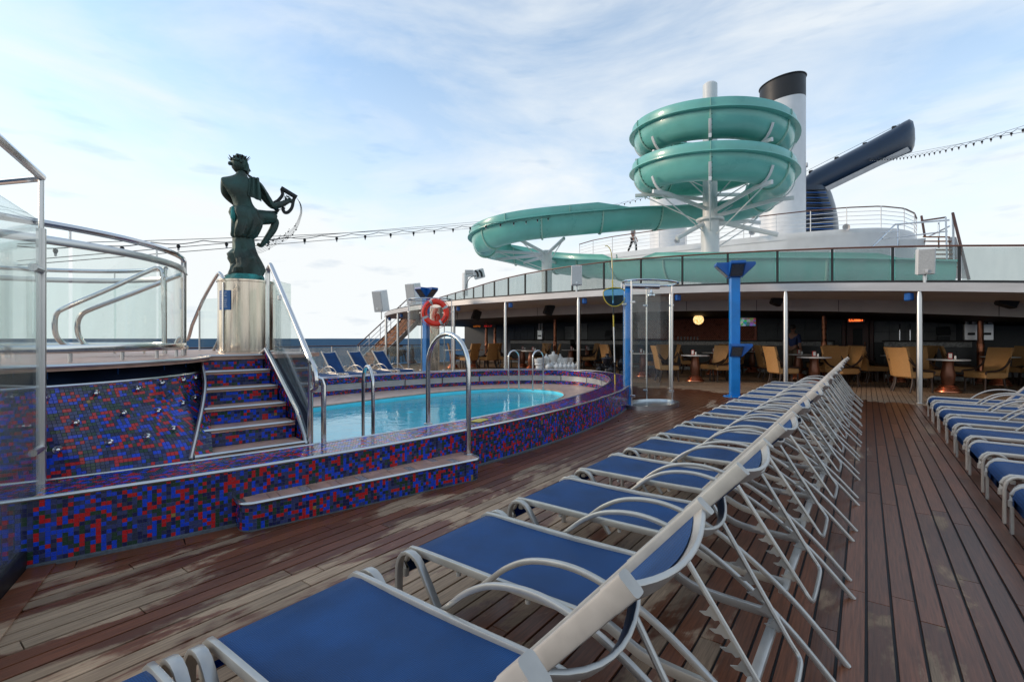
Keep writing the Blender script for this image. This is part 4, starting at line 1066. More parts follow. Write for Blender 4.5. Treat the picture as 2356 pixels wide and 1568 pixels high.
# ================================================================ SUN LOUNGERS
def make_lounger():
    t = thing('sun_lounger', 'x', 'sun lounger')
    ys, ya, yb = 0.274, 0.312, 0.222
    rail = [(-.800, .19), (-.798, .25), (-.785, .292), (-.755, .316), (-.70, .325), (-.2, .322), (.15, .325), (.24, .318), (.34, .272), (.44, .256), (.66, .250)]
    for s in (-1, 1):
        obj('side_rail', MB().bar(resample(spline([(x, s*ys, z) for x, z in rail], 5), 0.04), 0.022, 0.034), M['frame'], t)
        leg = [(-.79, 0), (-.79, .20), (-.785, .27), (-.76, .318), (-.715, .335), (-.665, .318), (-.62, .26), (-.44, 0)]
        obj('front_leg', MB().bar(resample(spline([(x, s*(ya+0.008), z) for x, z in leg], 6), 0.03), 0.018, 0.036, up=(0, s, 0)), M['frame'], t)
        arm = [(-.30, .300), (-.25, .345), (-.17, .412), (-.06, .468), (.08, .492), (.22, .478), (.38, .420), (.55, .315), (.72, .175), (.89, -.0)]
        obj('arm_and_rear_leg', MB().bar(resample(spline([(x, s*ya, z+0.005 if z > 0 else 0) for x, z in arm], 6), 0.03), 0.022, 0.022, up=(0, s, 0), c=0.3), M['frame'], t)
        # backrest rail with cap
        bk = [(.10, .30), (.24, .455), (.40, .635), (.62, .880)]
        obj('back_rail', MB().bar(spline([(x, s*yb, z) for x, z in bk], 4), 0.030, 0.042, up=(0.77, 0, -0.64), c=.2), M['cap'], t)
        obj('back_rail_cap', MB().bar([(.615, s*yb, .875), (.648, s*yb, .911)], 0.032, 0.045, up=(0.77, 0, -0.64), c=0.22), M['cap'], t)
        # toothed strut
        a, b = Vector((.44, s*(yb+.0), .655)), Vector((.725, s*(yb-.03), .205))
        mb = MB().tube([a, a.lerp(b, .5), b], 0.0095, 8)
        e = (b-a).normalized(); dn_ = Vector((-e.z, 0, e.x)); dn_ = dn_ if dn_.z < 0 else -dn_
        obj('strut_rod', mb, M['frame'], t)
        rk = MB()
        for k in range(5):
            q = a.lerp(b, .46+.105*k); w = Vector((0, .0025, 0)); pl_ = []
            for (al, dp) in ((-.026, 0), (.022, 0), (.020, .016), (.006, .020), (-.002, .036), (-.018, .046), (-.012, .026), (-.020, .012)): pl_.append(q+e*al+dn_*(dp+.006))
            nP = len(pl_); rk.add([p-w for p in pl_]+[p+w for p in pl_], [tuple(range(nP-1, -1, -1)), tuple(range(nP, 2*nP))]+[(i, (i+1) % nP, nP+(i+1) % nP, nP+i) for i in range(nP)])
        obj('ratchet_teeth', rk, M['frame'], t, smooth=0)
    b1, b2 = Vector((.725, yb-.03, .205)), Vector((.725, -yb+.03, .205))
    obj('strut_loop', MB().tube(spline([b1, Vector((.752, yb-.035, .165)), Vector((.758, yb-.10, .155)), Vector((.758, -yb+.10, .155)), Vector((.752, -yb+.035, .165)), b2], 5), 0.0095, 8), M['frame'], t)
    obj('rear_cross_bar', MB().bar([(.66, -ya, .228), (.66, ya, .228)], 0.034, 0.022), M['frame'], t)
    obj('front_cross_bar', MB().bar([(-.74, -ys, .285), (-.74, ys, .285)], 0.03, 0.03), M['frame'], t)
    obj('mid_cross_bar', MB().bar(spline([(.15, -ys, .30), (.15, -.15, .265), (.15, .15, .265), (.15, ys, .30)], 5), 0.03, 0.02), M['frame'], t)
    # curved top bar between the caps
    tb = [(.625+(.055)*math.cos(PI/2*k/5)*0+0.0, 0, 0) for k in range(2)]
    pth = [(.626+.032*(1-(y/yb)**2), y, .886-.027*(1-(y/yb)**2)) for y in [yb*(-1+2*i/12) for i in range(13)]]
    obj('back_top_bar', MB().bar(pth, 0.012, 0.056, up=(0.64, 0, 0.77)), M['frame'], t)
    obj('back_brace', MB().bar([(.475+.05*(1-(y/yb)**2), y, .69-.05*(1-(y/yb)**2)) for y in [yb*(-1+2*i/10) for i in range(11)]], 0.012, 0.04, up=(0.64, 0, 0.77)), M['frame'], t)
    # fabric
    prof = [(-.797, .205), (-.797, .255), (-.783, .297), (-.755, .321), (-.70, .329)]+[(-.70+.85*i/8, .329-.010*math.sin(PI*i/8)) for i in range(1, 9)]
    rows = [[Vector((x, ys*(.975)*(-1+2*j/10), z-.012*(1-((-1+2*j/10))**2)*(1 if x > -.72 else 0))) for j in range(11)] for x, z in prof]
    obj('seat_fabric', MB().slab(rows, 0.004), M['fabric'], t, smooth=60)
    rows = []
    for i in range(13):
        f = i/12; x, z = lerp(.13, .622, f), lerp(.325, .892, f)
        rows.append([Vector((x+.026*(1-(y)**2)*f+.002, yb*.93*y, z-.021*(1-y**2)*f-.006)) for y in [-1+2*j/10 for j in range(11)]])
    obj('back_fabric', MB().slab(rows, 0.004), M['fabric'], t, smooth=60)
    for s in (-1, 1):
        for x in (-.46, -.10): obj('rail_foot_stud', MB().lathe([(.010, -.014), (.011, 0)], 8, (x, s*ys, .300)), M['cap'], t)
    return t
L0 = make_lounger(); first = True
def put_lounger(x, y, rz, label, group):
    global first
    if first:
        first = False; L0.location = (x, y, 0); L0.rotation_euler = (0, 0, rz); L0['label'] = label; L0['group'] = group
    else: dup(L0, (x, y, 0), rz, label, group)
ordn = ['first', 'second', 'third', 'fourth', 'fifth', 'sixth', 'seventh', 'eighth', 'ninth', 'tenth', 'eleventh', 'twelfth', 'thirteenth', 'fourteenth', 'fifteenth']
G1 = 'blue loungers in the long row beside the aisle'
put_lounger(-0.95, 0.955, 0, 'nearest blue lounger with its whole seat in the foreground', G1)
put_lounger(-0.96, 0.25, 0, 'blue lounger cut off by the bottom edge, only its foot corner showing', G1)
for k in range(1, 14):
    lab = ('last blue lounger of the long row, closest to the cafe tables' if k == 13 else f'{ordn[k]} blue lounger back from the camera in the long row beside the aisle')
    put_lounger(-0.95+R.uniform(-.012, .012), 0.955+0.843*k+R.uniform(-.015, .015), R.uniform(-.012, .012), lab, G1)
G2 = 'blue loungers in the right-hand row'
for k in range(8):
    y = 4.24+0.87*k
    lab = 'nearest lounger of the right-hand row, cut by the picture edge' if k == 0 else ('farthest lounger of the right-hand row, by the steel canopy pole' if k == 7 else f'{ordn[k]} lounger of the right-hand row counted from the near edge')
    put_lounger(1.57+0.008*k, y, R.uniform(-.012, .012), lab, G2)
G3 = 'blue loungers beyond the pool'
for k in range(8):
    y = 10.15-0.9*k
    lab = f'{ordn[k]} lounger beyond the pool counted from the shower, back raised against the sea'
    put_lounger(-12.25, y, PI+R.uniform(-.03, .03), lab, G3)

# ================================================================ CANOPY AND UPPER DECK
def zc(x):
    if x > -6.75: k = min(1.35, (x+6.75)/7.6); return 2.50-0.26*k*k
    k = (x+6.75)/14.0; return 2.50-0.20*k*k
CAN = spline([(8.6, 13.3, 0), (6.0, 12.75, 0), (3, 12.6, 0), (0, 12.6, 0), (-4, 12.6, 0), (-8, 12.6, 0), (-11.5, 12.75, 0), (-14.2, 13.3, 0), (-16.8, 14.2, 0), (-18.8, 15.3, 0), (-20.2, 16.6, 0)], 6)
def up_(p, dz): return Vector((p.x, p.y, zc(p.x)+dz))
can = thing('canopy', 'curved cafe canopy with pale metal fascia on slim steel poles', 'canopy', (-4, 12.6, 0), world=True)
obj('fascia', MB().sweep([up_(p, 0.085) for p in CAN], [(-.05, -.085), (.05, -.085), (.05, .085), (-.05, .085)], up=(0, 0, 1)), M['alu'], can)
obj('gutter', MB().sweep([up_(p, 0.20)+Vector((0, 0.10, 0)) for p in CAN], [(-.05, -.03), (.05, -.03), (.05, .025), (-.05, .025)], up=(0, 0, 1)), M['black'], can)
rows = [[up_(p, 0.172) for p in CAN], [Vector((p.x, max(p.y, 13.0)+0.4, zc(p.x)+0.18)) for p in CAN], [Vector((p.x, 34, zc(p.x)+0.20)) for p in CAN]]
obj('roof', MB().grid(rows), M['white2'], can)
rows = [[up_(p, 0.02)+Vector((0, 0.05, 0)) for p in CAN], [Vector((p.x, 15.9+max(0, -15-p.x)*0.5, zc(p.x)+0.02)) for p in CAN]]
obj('soffit', MB().grid(rows), M['bulkhead'], can)
BK = [Vector((p.x, 15.9+max(0, -15-p.x)*0.5, 0)) for p in CAN]
obj('bulkhead', MB().grid([[up_(p, 0.02) for p in BK], [up_(p, -0.30) for p in BK]]), M['bulkhead'], can)
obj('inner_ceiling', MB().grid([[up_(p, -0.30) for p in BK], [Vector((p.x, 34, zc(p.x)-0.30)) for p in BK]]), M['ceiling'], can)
for k in range(1, len(BK)-1, 3): obj('bulkhead_seam', MB().box(up_(BK[k], -0.14)+Vector((0, -0.006, 0)), (0.012, 0.006, 0.30)), M['ceiling'], can)
def can_pt(u):
    best = None; k = (u-1178)/FPX
    for a, b in zip(CAN, CAN[1:]):
        for j in range(12):
            p = a.lerp(b, j/12); d = -p.x*ST+p.y*CT; x = p.x*CT+p.y*ST; e = abs(x/d-k)
            if best is None or e < best[0]: best = (e, p.copy())
    return best[1]
for u in (2115, 1808, 1545, 1329, 1162, 1043, 915, 888, 880):
    p = can_pt(u)+Vector((0, 0.02, 0)); zt = zc(p.x)
    pole = obj('pole', MB().lathe([(.085, 0), (.085, .012), (.052, .02), (.052, zt-.14), (.042, zt-.02), (.042, zt+.01)], 14, p), M['steel'], can)
for u, s in ((1043, 1), (1162, 1), (1329, 1), (1545, 1), (2115, -1), (915, 1), (888, 1)):
    p = can_pt(u)+Vector((0.16*s, 0.08, 0)); z = zc(p.x)-0.11
    obj('blue_lamp', MB().box((p.x, p.y, z), (0.13, 0.13, 0.16), M=Matrix.Rotation(rad(45), 3, 'Z'), ch=0.02), M['bluedark'], can)
# upper deck
UPC = spline([(8.0, 17.2, 0), (5, 16.3, 0), (1, 15.6, 0), (-3, 15.2, 0), (-7, 14.9, 0), (-10, 15.4, 0), (-13, 16.6, 0), (-16, 18.2, 0), (-20, 20.2, 0)], 10)
ud = obj('upper_deck', MB().grid([[Vector((p.x, p.y-0.25, zc(p.x)+0.33)) for p in UPC], [Vector((p.x, 40, zc(p.x)+0.33)) for p in UPC]]), M['white2'], smooth=40); ud['kind'] = 'structure'
obj('deck_edge', MB().grid([[Vector((p.x, p.y-0.25, zc(p.x)+0.20)) for p in UPC], [Vector((p.x, p.y-0.25, zc(p.x)+0.33)) for p in UPC]]), M['white'], ud)
ur = thing('upper_deck_railing', 'long curved railing of tinted glass panels with varnished handrail above the canopy', 'railing', (-7, 14.9, 2.8), world=True)
pts = resample([up_(p, 0.33) for p in UPC], 1.28)
for a, b in zip(pts, pts[1:]):
    e = (b-a).normalized(); n = Vector((-e.y, e.x, 0)).normalized()*0.006; a2, b2 = a+e*0.05, b-e*0.05
    vs = [v+n*s+Vector((0, 0, z)) for s in (-1, 1) for v, z in ((a2, .10), (b2, .10), (b2, .98), (a2, .98))]
    obj('glass_panel', MB().add(vs, [(0, 1, 2, 3), (7, 6, 5, 4), (0, 4, 5, 1), (1, 5, 6, 2), (2, 6, 7, 3), (3, 7, 4, 0)]), M['smokeglass'], ur)
for a in pts:
    obj('post', MB().box(a+Vector((0, 0, .52)), (0.060, 0.060, 1.0), ch=0.006), M['darkbronze'], ur)
    obj('post_foot', MB().box(a+Vector((0, -.03, .06)), (0.07, 0.07, 0.12), ch=0.01), M['steel'], ur)
obj('handrail', MB().bar([p+Vector((0, 0, 1.02)) for p in resample(pts, .3)], 0.075, 0.045, c=0.35), M['teakrail'], ur)

# white cabinet speakers on the canopy edge
def speaker(p, rz, label, s=1.0, tilt=0.0):
    t = thing('cabinet_speaker', label, 'speaker', p, rz, 'white speakers on the canopy edge')
    T = Matrix.Rotation(tilt, 3, 'X')
    obj('cabinet', MB().box((0, 0, .50*s), (.34*s, .30*s, .62*s), M=T, ch=0.015), M['white2'], t)
    obj('grille', MB().box((0, -.156*s, .50*s-math.sin(tilt)*.16*s), (.31*s, .012, .59*s), M=T, ch=0.004), M['reflect'], t)
    obj('badge', MB().box((0, -.166*s, .26*s), (.05*s, .008, .07*s), M=T), M['white'], t)
    obj('stand', MB().tube([(0, .05, -.08), (0, .05, .22*s)], .032, 10), M['steel'], t)
    obj('bracket', MB().box((-.02, .20*s, .45*s), (.12*s, .10, .34*s), ch=0.01), M['black'], t)
    return t
p = can_pt(1328); speaker(up_(p, .18), facing(p), 'white cabinet speaker on the canopy edge above the chess pieces', .92)
p = can_pt(2128); speaker(up_(p, .18), facing(p)+.15, 'white cabinet speaker on the canopy edge at the right', .82, rad(8))
p = can_pt(876); q = Q(876, 742, 25.2); speaker(Vector((q.x, q.y, zc(-20)+.05)), facing(q)-.7, 'white cabinet speaker at the left tip of the canopy', 1.75, rad(12))
q = Q(952, 715, 21.0); speaker(Vector((q.x, q.y, zc(q.x)+.05)), facing(q)-.7, 'white cabinet speaker behind the left blue light post', 1.5, rad(10))
# black speakers hung under the canopy
for u, v, lab, s in ((1096, 725, 'black ceiling speaker hung under the left of the canopy', .42), (1263, 712, 'black ceiling speaker hung above the chess pieces', .42), (1788, 688, 'black ceiling speaker behind the middle canopy pole', .36), (2322, 684, 'large black ceiling speaker at the right under the canopy', .44)):
    p = rayY(u, 15.2); d = -p.x*ST+p.y*CT; p.z = HC-(v-778)/FPX*d
    t = thing('ceiling_speaker', lab, 'speaker', p, facing(p)+.4, 'black speakers under the canopy')
    obj('cabinet', MB().box((0, 0, 0), (s*.75, s*.6, s), M=Matrix.Rotation(rad(22), 3, 'Y'), ch=0.03), M['black'], t)
    obj('bracket', MB().tube([(0, .15, .1), (0, .3, zc(p.x)-p.z)], .02, 8), M['black'], t)
for u, v in ((1621, 683), (1348, 703)):
    p = rayY(u, 15.5); d = -p.x*ST+p.y*CT; p.z = HC-(v-778)/FPX*d
    t = thing('horn_speaker', 'small round horn speaker on the grey bulkhead ' + ('left of the light post' if u > 1500 else 'by the chess pieces'), 'speaker', p, facing(p), 'horn speakers')
    obj('horn', MB().lathe([(.02, 0), (.03, .05), (.09, .12), (.095, .13), (.02, .06)], 16, M=Matrix.Rotation(rad(90), 3, 'X')), M['bulkhead'], t)
    obj('bracket', MB().tube([(0, .0, 0), (0, .35, .02)], .015, 6), M['bulkhead'], t)

# ================================================================ CAFE INTERIOR
bar_y = 20.6
bw = thing('cafe_back_wall', 'dark granite back wall of the shaded cafe with mahogany door frame', 'wall', (-6, 22.5, 0), world=True)
obj('wall', MB().box((-6, 23.0, 1.35), (29, 0.2, 2.75)), M['granite'], bw)
obj('side_wall', MB().box((8.3, 18.8, 1.35), (0.2, 8.2, 2.75)), M['granite'], bw)
def on(u, Y): return rayY(u, Y).x
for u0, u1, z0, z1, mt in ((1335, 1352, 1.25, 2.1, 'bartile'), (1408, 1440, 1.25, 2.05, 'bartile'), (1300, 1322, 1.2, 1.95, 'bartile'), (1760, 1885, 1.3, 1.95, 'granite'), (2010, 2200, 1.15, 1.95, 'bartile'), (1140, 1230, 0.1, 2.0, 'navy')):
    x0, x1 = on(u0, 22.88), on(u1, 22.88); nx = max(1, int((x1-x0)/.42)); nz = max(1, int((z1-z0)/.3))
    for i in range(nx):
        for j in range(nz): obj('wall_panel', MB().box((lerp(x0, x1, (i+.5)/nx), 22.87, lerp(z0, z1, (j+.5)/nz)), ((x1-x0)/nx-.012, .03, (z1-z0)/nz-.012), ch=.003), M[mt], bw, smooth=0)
# copper scale wall
sc_ = MB(); x0, x1 = on(1445, 22.8), on(1738, 22.8)
for i in range(int((x1-x0)/.085)):
    for j in range(16):
        c_ = Vector((x0+(i+.5*(j % 2))*.085, 22.83, 1.30+j*.055)); q = .036
        sc_.add([c_+Vector((-q, .02, 0)), c_+Vector((0, -.018, -q)), c_+Vector((q, .02, 0)), c_+Vector((0, .02, q)), c_+Vector((0, -.026, 0))], [(0, 1, 4), (1, 2, 4), (2, 3, 4), (3, 0, 4)])
sw = thing('scale_wall', 'wall of small dark copper scales behind the bar and globe lamp', 'wall', ((x0+x1)/2, 22.8, 1.3), world=True)
obj('scales', sc_, M['copper'], sw, smooth=0, kind='stuff'); obj('backing', MB().box(((x0+x1)/2, 22.87, 1.75), (x1-x0+.1, .05, 1.05)), M['copperdark'], sw)
mo = MB(); x0, x1 = on(1702, 22.7), on(1738, 22.7)
for i in range(12):
    for j in range(7): mo.box((lerp(x0, x1, (i+.5)/12), 22.74, 1.86+j*.062), (.05, .02, .05))
g = thing('glowing_mosaic_panel', 'small glowing coloured mosaic panel right of the blue light post', 'panel', ((x0+x1)/2, 22.75, 1.8), world=True)
m_, n_, l_, b_ = newmat('glowing_mosaic'); gg = n_.new('ShaderNodeNewGeometry'); vv_ = n_.new('ShaderNodeTexVoronoi'); vv_.inputs['Scale'].default_value = 9
l_.new(gg.outputs['Position'], vv_.inputs['Vector']); l_.new(vv_.outputs['Color'], b_.inputs['Base Color']); l_.new(vv_.outputs['Color'], b_.inputs['Emission Color']); b_.inputs['Emission Strength'].default_value = 0.32
obj('glass_cubes', mo, m_, g, smooth=0, kind='stuff')
# counters
def counter(u0, u1, Y, label, zt=1.24):
    x0, x1 = on(u0, Y), on(u1, Y); t = thing('bar_counter', label, 'bar counter', ((x0+x1)/2, Y, 0), group='bar counters', world=True)
    obj('front', MB().box(((x0+x1)/2, Y+.3, (zt-.22)/2), (x1-x0, .6, zt-.22)), M['granite'], t)
    obj('frieze', MB().box(((x0+x1)/2, Y+.29, zt-.135), (x1-x0+.02, .62, .16), ch=.01), M['frieze'], t)
    obj('top', MB().box(((x0+x1)/2, Y+.28, zt-.028), (x1-x0+.12, .75, .045), ch=.012), M['ceiling'], t)
    obj('foot_rail', MB().tube([(x0, Y-.12, .18), (x1, Y-.12, .18)], .025, 8), M['copper'], t)
    obj('plinth', MB().box(((x0+x1)/2, Y+.29, .06), (x1-x0+.01, .63, .12)), M['frieze'], t)
    for k in range(int((x1-x0)/.9)):
        obj('front_panel', MB().box((x0+.45+.9*k, Y-.004, .56), (.82, .02, .72), ch=.008), M['granite'], t)
    return t
counter(1325, 1915, bar_y, 'long dark stone bar with pale frieze in the middle of the cafe')
counter(1175, 1312, bar_y+.6, 'short dark stone bar at the left of the cafe')
counter(2035, 2236, bar_y-.6, 'dark stone bar with pale frieze right of the lobby door')
# door to the lobby
x0, x1 = on(1948, 22.6), on(1999, 22.6); t = thing('lobby_door', 'mahogany door with dark window under the lit lobby sign', 'door', ((x0+x1)/2, 22.7, 0), world=True)
obj('leaf', MB().box(((x0+x1)/2, 22.80, 1.0), (x1-x0, .06, 2.0), ch=.01), M['mahog'], t)
for s in (x0-.09, x1+.09): obj('jamb', MB().box((s, 22.76, 1.05), (.14, .16, 2.1), ch=.02), M['mahog'], t)
obj('window', MB().box(((x0+x1)/2, 22.76, 1.36), ((x1-x0)*.42, .03, .62), ch=.01), M['black'], t)
obj('handle', MB().tube([(x1-.12, 22.70, 1.0), (x1-.12, 22.70, 1.16)], .015, 8), M['copper'], t)
obj('threshold', MB().box(((x0+x1)/2, 22.70, .02), (x1-x0+.2, .1, .04)), M['frieze'], t)
p = rayY(1970, 22.3, 1.99); t = thing('lobby_sign', 'small lit red LOBBY sign above the mahogany door', 'sign', p, .0)
obj('box', MB().box((0, 0, 0), (.52, .06, .20), ch=.01), M['white2'], t)
me = text_mesh('LOBBY', .15, emit('lit_letters', (1.0, .16, .03), 2.6), .004); o_ = obj('lettering', me, None, t); o_.rotation_euler = (PI/2, 0, 0); o_.location = (0, -.037, 0); o_.scale = (1, 1.1, 1)
obj('hanger', MB().tube([(0, 0, .1), (0, 0, .3)], .01, 6), M['black'], t)
# red ticker sign, left
p = rayY(1112, 19.6, 1.93); t = thing('ticker_sign', 'long dark ticker sign with dim red letters under the canopy', 'sign', p, .1)
obj('case', MB().box((0, 0, 0), (1.6, .08, .17), ch=.01), M['black'], t)
me = text_mesh('LOTTO', .13, emit('dim_orange_letters', (.9, .22, .02), .5), .003); o_ = obj('lettering', me, None, t); o_.rotation_euler = (PI/2, 0, 0); o_.location = (-.38, -.045, 0)
me = text_mesh('PER 1-17', .13, emit('dim_red_letters', (.8, .02, .02), .45), .003); o_ = obj('lettering', me, None, t); o_.rotation_euler = (PI/2, 0, 0); o_.location = (.32, -.045, 0)
# neon sign, right
p = rayY(2342, 19.0, 1.98); t = thing('neon_sign', 'red and blue neon script sign at the right edge of the cafe', 'sign', p, .0)
obj('tray', MB().box((.1, .06, 0), (1.5, .05, .26), ch=.01), M['black'], t)
for z in (-.13, .13): obj('edge_tube', MB().tube([(-.65, 0, z), (.85, 0, z)], .012, 6), M['copper'], t)
NR, NB = emit('red_neon', (1.0, .02, .08), 1.6), emit('blue_neon', (.02, .15, .8), .6)
pts = [Vector((-.42+k*.032, -.01, -.02+.065*math.sin(k*1.55)*(.6+.4*math.sin(k*.7)))) for k in range(38)]
obj('script_tube', MB().tube(spline(pts, 3), .008, 6), NR, t)
pts = [Vector((-.40+k*.05, .0, .075+.025*math.sin(k*1.9))) for k in range(24)]
obj('upper_tube', MB().tube(spline(pts, 3), .006, 6), NB, t)
# columns
for u, Y in ((1896, 19.6), (2256, 19.2), (1277, 19.2), (1119, 19.8), (1139, 22.0)):
    p = rayY(u, Y); zt = zc(p.x)-.3
    t = thing('copper_column', {1896: 'slender copper column left of the lobby door', 2256: 'slender copper column at the right of the cafe', 1277: 'copper column above the white chess pieces', 1119: 'copper column left of the ladder hoops', 1139: 'thin dark copper column in the left cafe shade'}[u], 'column', p, group='copper columns of the cafe')
    obj('shaft', MB().lathe([(.12, 0), (.12, .05), (.085, .1), (.08, .9), (.09, .92), (.09, .96), (.075, 1.0), (.09, 1.1), (.09, 1.14), (.072, 1.2), (.068, zt)], 16), M['copper'], t)
    obj('base', MB().lathe([(.16, 0), (.16, .04), (.12, .07)], 16), M['tablewood'], t)
# globe pendant
p = rayY(1607, 19.8); d = -p.x*ST+p.y*CT; p.z = HC-(735-778)/FPX*d
t = thing('globe_lamp', 'glowing yellow globe lamp hanging in front of the copper scale wall', 'lamp', p)
m_, n_, l_, b_ = newmat('lit_globe'); gg = n_.new('ShaderNodeNewGeometry'); vv_ = n_.new('ShaderNodeTexVoronoi'); vv_.inputs['Scale'].default_value = 16
l_.new(gg.outputs['Position'], vv_.inputs['Vector']); rp_ = n_.new('ShaderNodeValToRGB'); rp_.color_ramp.elements[0].color = (1, .9, .5, 1); rp_.color_ramp.elements[1].color = (.7, .32, .05, 1); rp_.color_ramp.elements[1].position = .8
l_.new(vv_.outputs['Distance'], rp_.inputs['Fac']); l_.new(rp_.outputs[0], b_.inputs['Emission Color']); b_.inputs['Emission Strength'].default_value = 1.5
obj('globe', MB().ball((0, 0, 0), .20, 20), m_, t, smooth=80); obj('cord', MB().tube([(0, 0, .19), (0, 0, zc(p.x)-.3-p.z)], .008, 6), M['black'], t)
obj('ceiling_rose', MB().lathe([(.09, 0), (.09, .03)], 12, (0, 0, zc(p.x)-.34-p.z)), M['copper'], t)
# things on the bars
def barstuff(u, Y, kind, lab):
    p = rayY(u, Y+.25, 1.235)
    if kind == 'glasses':
        t = thing('drinking_glass', lab, 'glass', p, group='glasses on the bar'); obj('tumbler', MB().lathe([(.028, 0), (.036, .14), (.032, .14), (.026, .01)], 10), M['frieze'], t)
    if kind == 'tap':
        t = thing('beer_tap', lab, 'tap', p, group='taps on the bars'); obj('column', MB().tube([(0, 0, 0), (0, 0, .34), (0, -.05, .38), (0, -.1, .36)], .016, 8), M['chrome'], t); obj('handle', MB().box((0, -.07, .46), (.035, .03, .16), ch=.01), M['black'], t)
    if kind == 'urn':
        t = thing('coffee_dispenser', lab, 'dispenser', p, group='dispensers on the bars'); obj('body', MB().box((0, .05, .25), (.30, .3, .5), ch=.02), M['steel'], t); obj('cup', MB().lathe([(.05, .5), (.055, .85), (.05, .86)], 10, (-.08, 0, 0)), M['white'], t); obj('cup', MB().lathe([(.05, .5), (.055, .85), (.05, .86)], 10, (.08, 0, 0)), M['white'], t); obj('spout', MB().box((0, -.13, .2), (.16, .06, .07), ch=.01), M['black'], t)
    if kind == 'till':
        t = thing('till', lab, 'till', p); obj('screen', MB().box((0, 0, .30), (.34, .05, .26), M=Matrix.Rotation(rad(-12), 3, 'X'), ch=.01), M['black'], t); obj('base', MB().box((0, .03, .07), (.30, .22, .14), ch=.01), M['black'], t)
ws = ['far left', 'second', 'third', 'fourth', 'fifth', 'sixth', 'last']
for k in range(7): barstuff(1560+k*7.5, bar_y, 'glasses', f'{ws[k]} of the pale glasses lined up under the globe lamp')
for k, u in enumerate((2070, 2094, 2113)): barstuff(u, bar_y-.6, 'tap', ('left', 'middle', 'right')[k]+' chrome beer tap on the bar right of the lobby door')
barstuff(2170, bar_y-.6, 'till', 'black till on the bar beside the right steel pole')
barstuff(2233, bar_y-.8, 'urn', 'steel drinks dispenser with white cups left of the right copper column')
barstuff(2270, bar_y-.8, 'urn', 'steel drinks dispenser with white cups right of the right copper column')
barstuff(1244, bar_y+.6, 'urn', 'steel drinks dispenser with white cups on the left bar')
barstuff(1400, bar_y, 'till', 'black till on the bar above the black chess pieces')

# ---------------------------------------------------------------- cafe tables and wicker chairs
def make_table():
    t = thing('cafe_table', 'x', 'table')
    obj('top', MB().lathe([(.0001, .722), (.36, .722), (.385, .73), (.385, .75), (.375, .756), (.0001, .756)], 28), M['tabletop'], t)
    obj('stem', MB().lathe([(.10, .17), (.125, .30), (.135, .40), (.115, .52), (.095, .64), (.11, .715), (.11, .722)], 18), M['tablewood'], t)
    obj('base', MB().lathe([(.24, 0), (.25, .02), (.245, .04), (.205, .05), (.215, .07), (.205, .09), (.175, .10), (.182, .12), (.172, .14), (.145, .15), (.15, .165), (.10, .175)], 20), M['copper'], t)
    return t
def make_chair():
    "front faces local -Y"
    t = thing('wicker_chair', 'x', 'chair')
    obj('seat', MB().box((0, 0, .40), (.50, .50, .14), ch=.02), M['wicker'], t)
    rows = []
    for i in range(9):
        f = i/8; z = lerp(.36, 1.02, f); y = .235+.02*math.sin(f*PI)+.14*f*f; w = .245+.015*f
        rows.append([Vector((-w, y-.01, z)), Vector((-w*.5, y+.012, z)), Vector((0, y+.018, z)), Vector((w*.5, y+.012, z)), Vector((w, y-.01, z))])
    b = MB(); back = [[p+Vector((0, .055, 0)) for p in r] for r in rows]
    ringr = [r+list(reversed(k)) for r, k in zip(rows, back)]
    b.grid(ringr, closed=True); b.add(ringr[-1], [tuple(range(10))]); b.add(ringr[0], [tuple(range(9, -1, -1))])
    obj('back', b, M['wicker'], t, smooth=50)
    for s in (-1, 1):
        for k in (0, 1):
            obj('arm', MB().tube(spline([(s*.255, .33+.02*k, .80-.05*k), (s*.27, .20, .62-.03*k), (s*.275, .02, .52-.02*k), (s*.27, -.24, .49-.02*k), (s*.262, -.245, .42)], 6), .013, 6), M['chairwood'], t)
        obj('leg', MB().bar([(s*.225, -.22, .34), (s*.23, -.235, 0)], .035, .035, up=(0, 1, 0)), M['chairwood'], t)
        obj('leg', MB().bar(spline([(s*.215, .22, .34), (s*.22, .24, .18), (s*.225, .30, 0)], 4), .035, .035, up=(0, 1, 0)), M['chairwood'], t)
    return t
T0, CH0 = make_table(), make_chair(); usedT = usedC = False
def put_table(u, v, label, d=None):
    global usedT
    p = P(u, v, 0) if d is None else Q(u, 778, d); p.z = 0
    if not usedT: usedT = True; T0.location = p; T0['label'] = label; T0['group'] = 'cafe tables'; T0.scale = (1.06,)*3
    else: dup(T0, p, R.uniform(0, 6), label, 'cafe tables', 1.06)
    return p
def put_chair(p, rz, label):
    global usedC
    if not usedC: usedC = True; CH0.location = p; CH0.rotation_euler = (0, 0, rz); CH0['label'] = label; CH0['group'] = 'tan wicker chairs of the cafe'; CH0.scale = (1.06,)*3
    else: dup(CH0, p, rz, label, 'tan wicker chairs of the cafe', 1.06)
def condiments(p, lab):
    q = p+Vector((R.uniform(-.08, .08), R.uniform(-.08, .08), .756*1.06))
    t = thing('condiment_stand', 'menu stand with shakers on '+lab, 'menu stand', q, facing(q)+R.uniform(-.4, .4), 'menu stands on the tables')
    obj('frame', MB().box((0, 0, .075), (.085, .05, .15), ch=.008), M['red'], t); obj('card', MB().box((0, -.027, .08), (.062, .006, .11)), M['white'], t)
    for s in (-1, 1): obj('shaker', MB().lathe([(.018, 0), (.02, .06), (.012, .085), (.0001, .09)], 8, (.09, .03*s, 0)), M['tabletop'], t)
right = Vector((CT, ST, 0)); away = Vector((-ST, CT, 0))
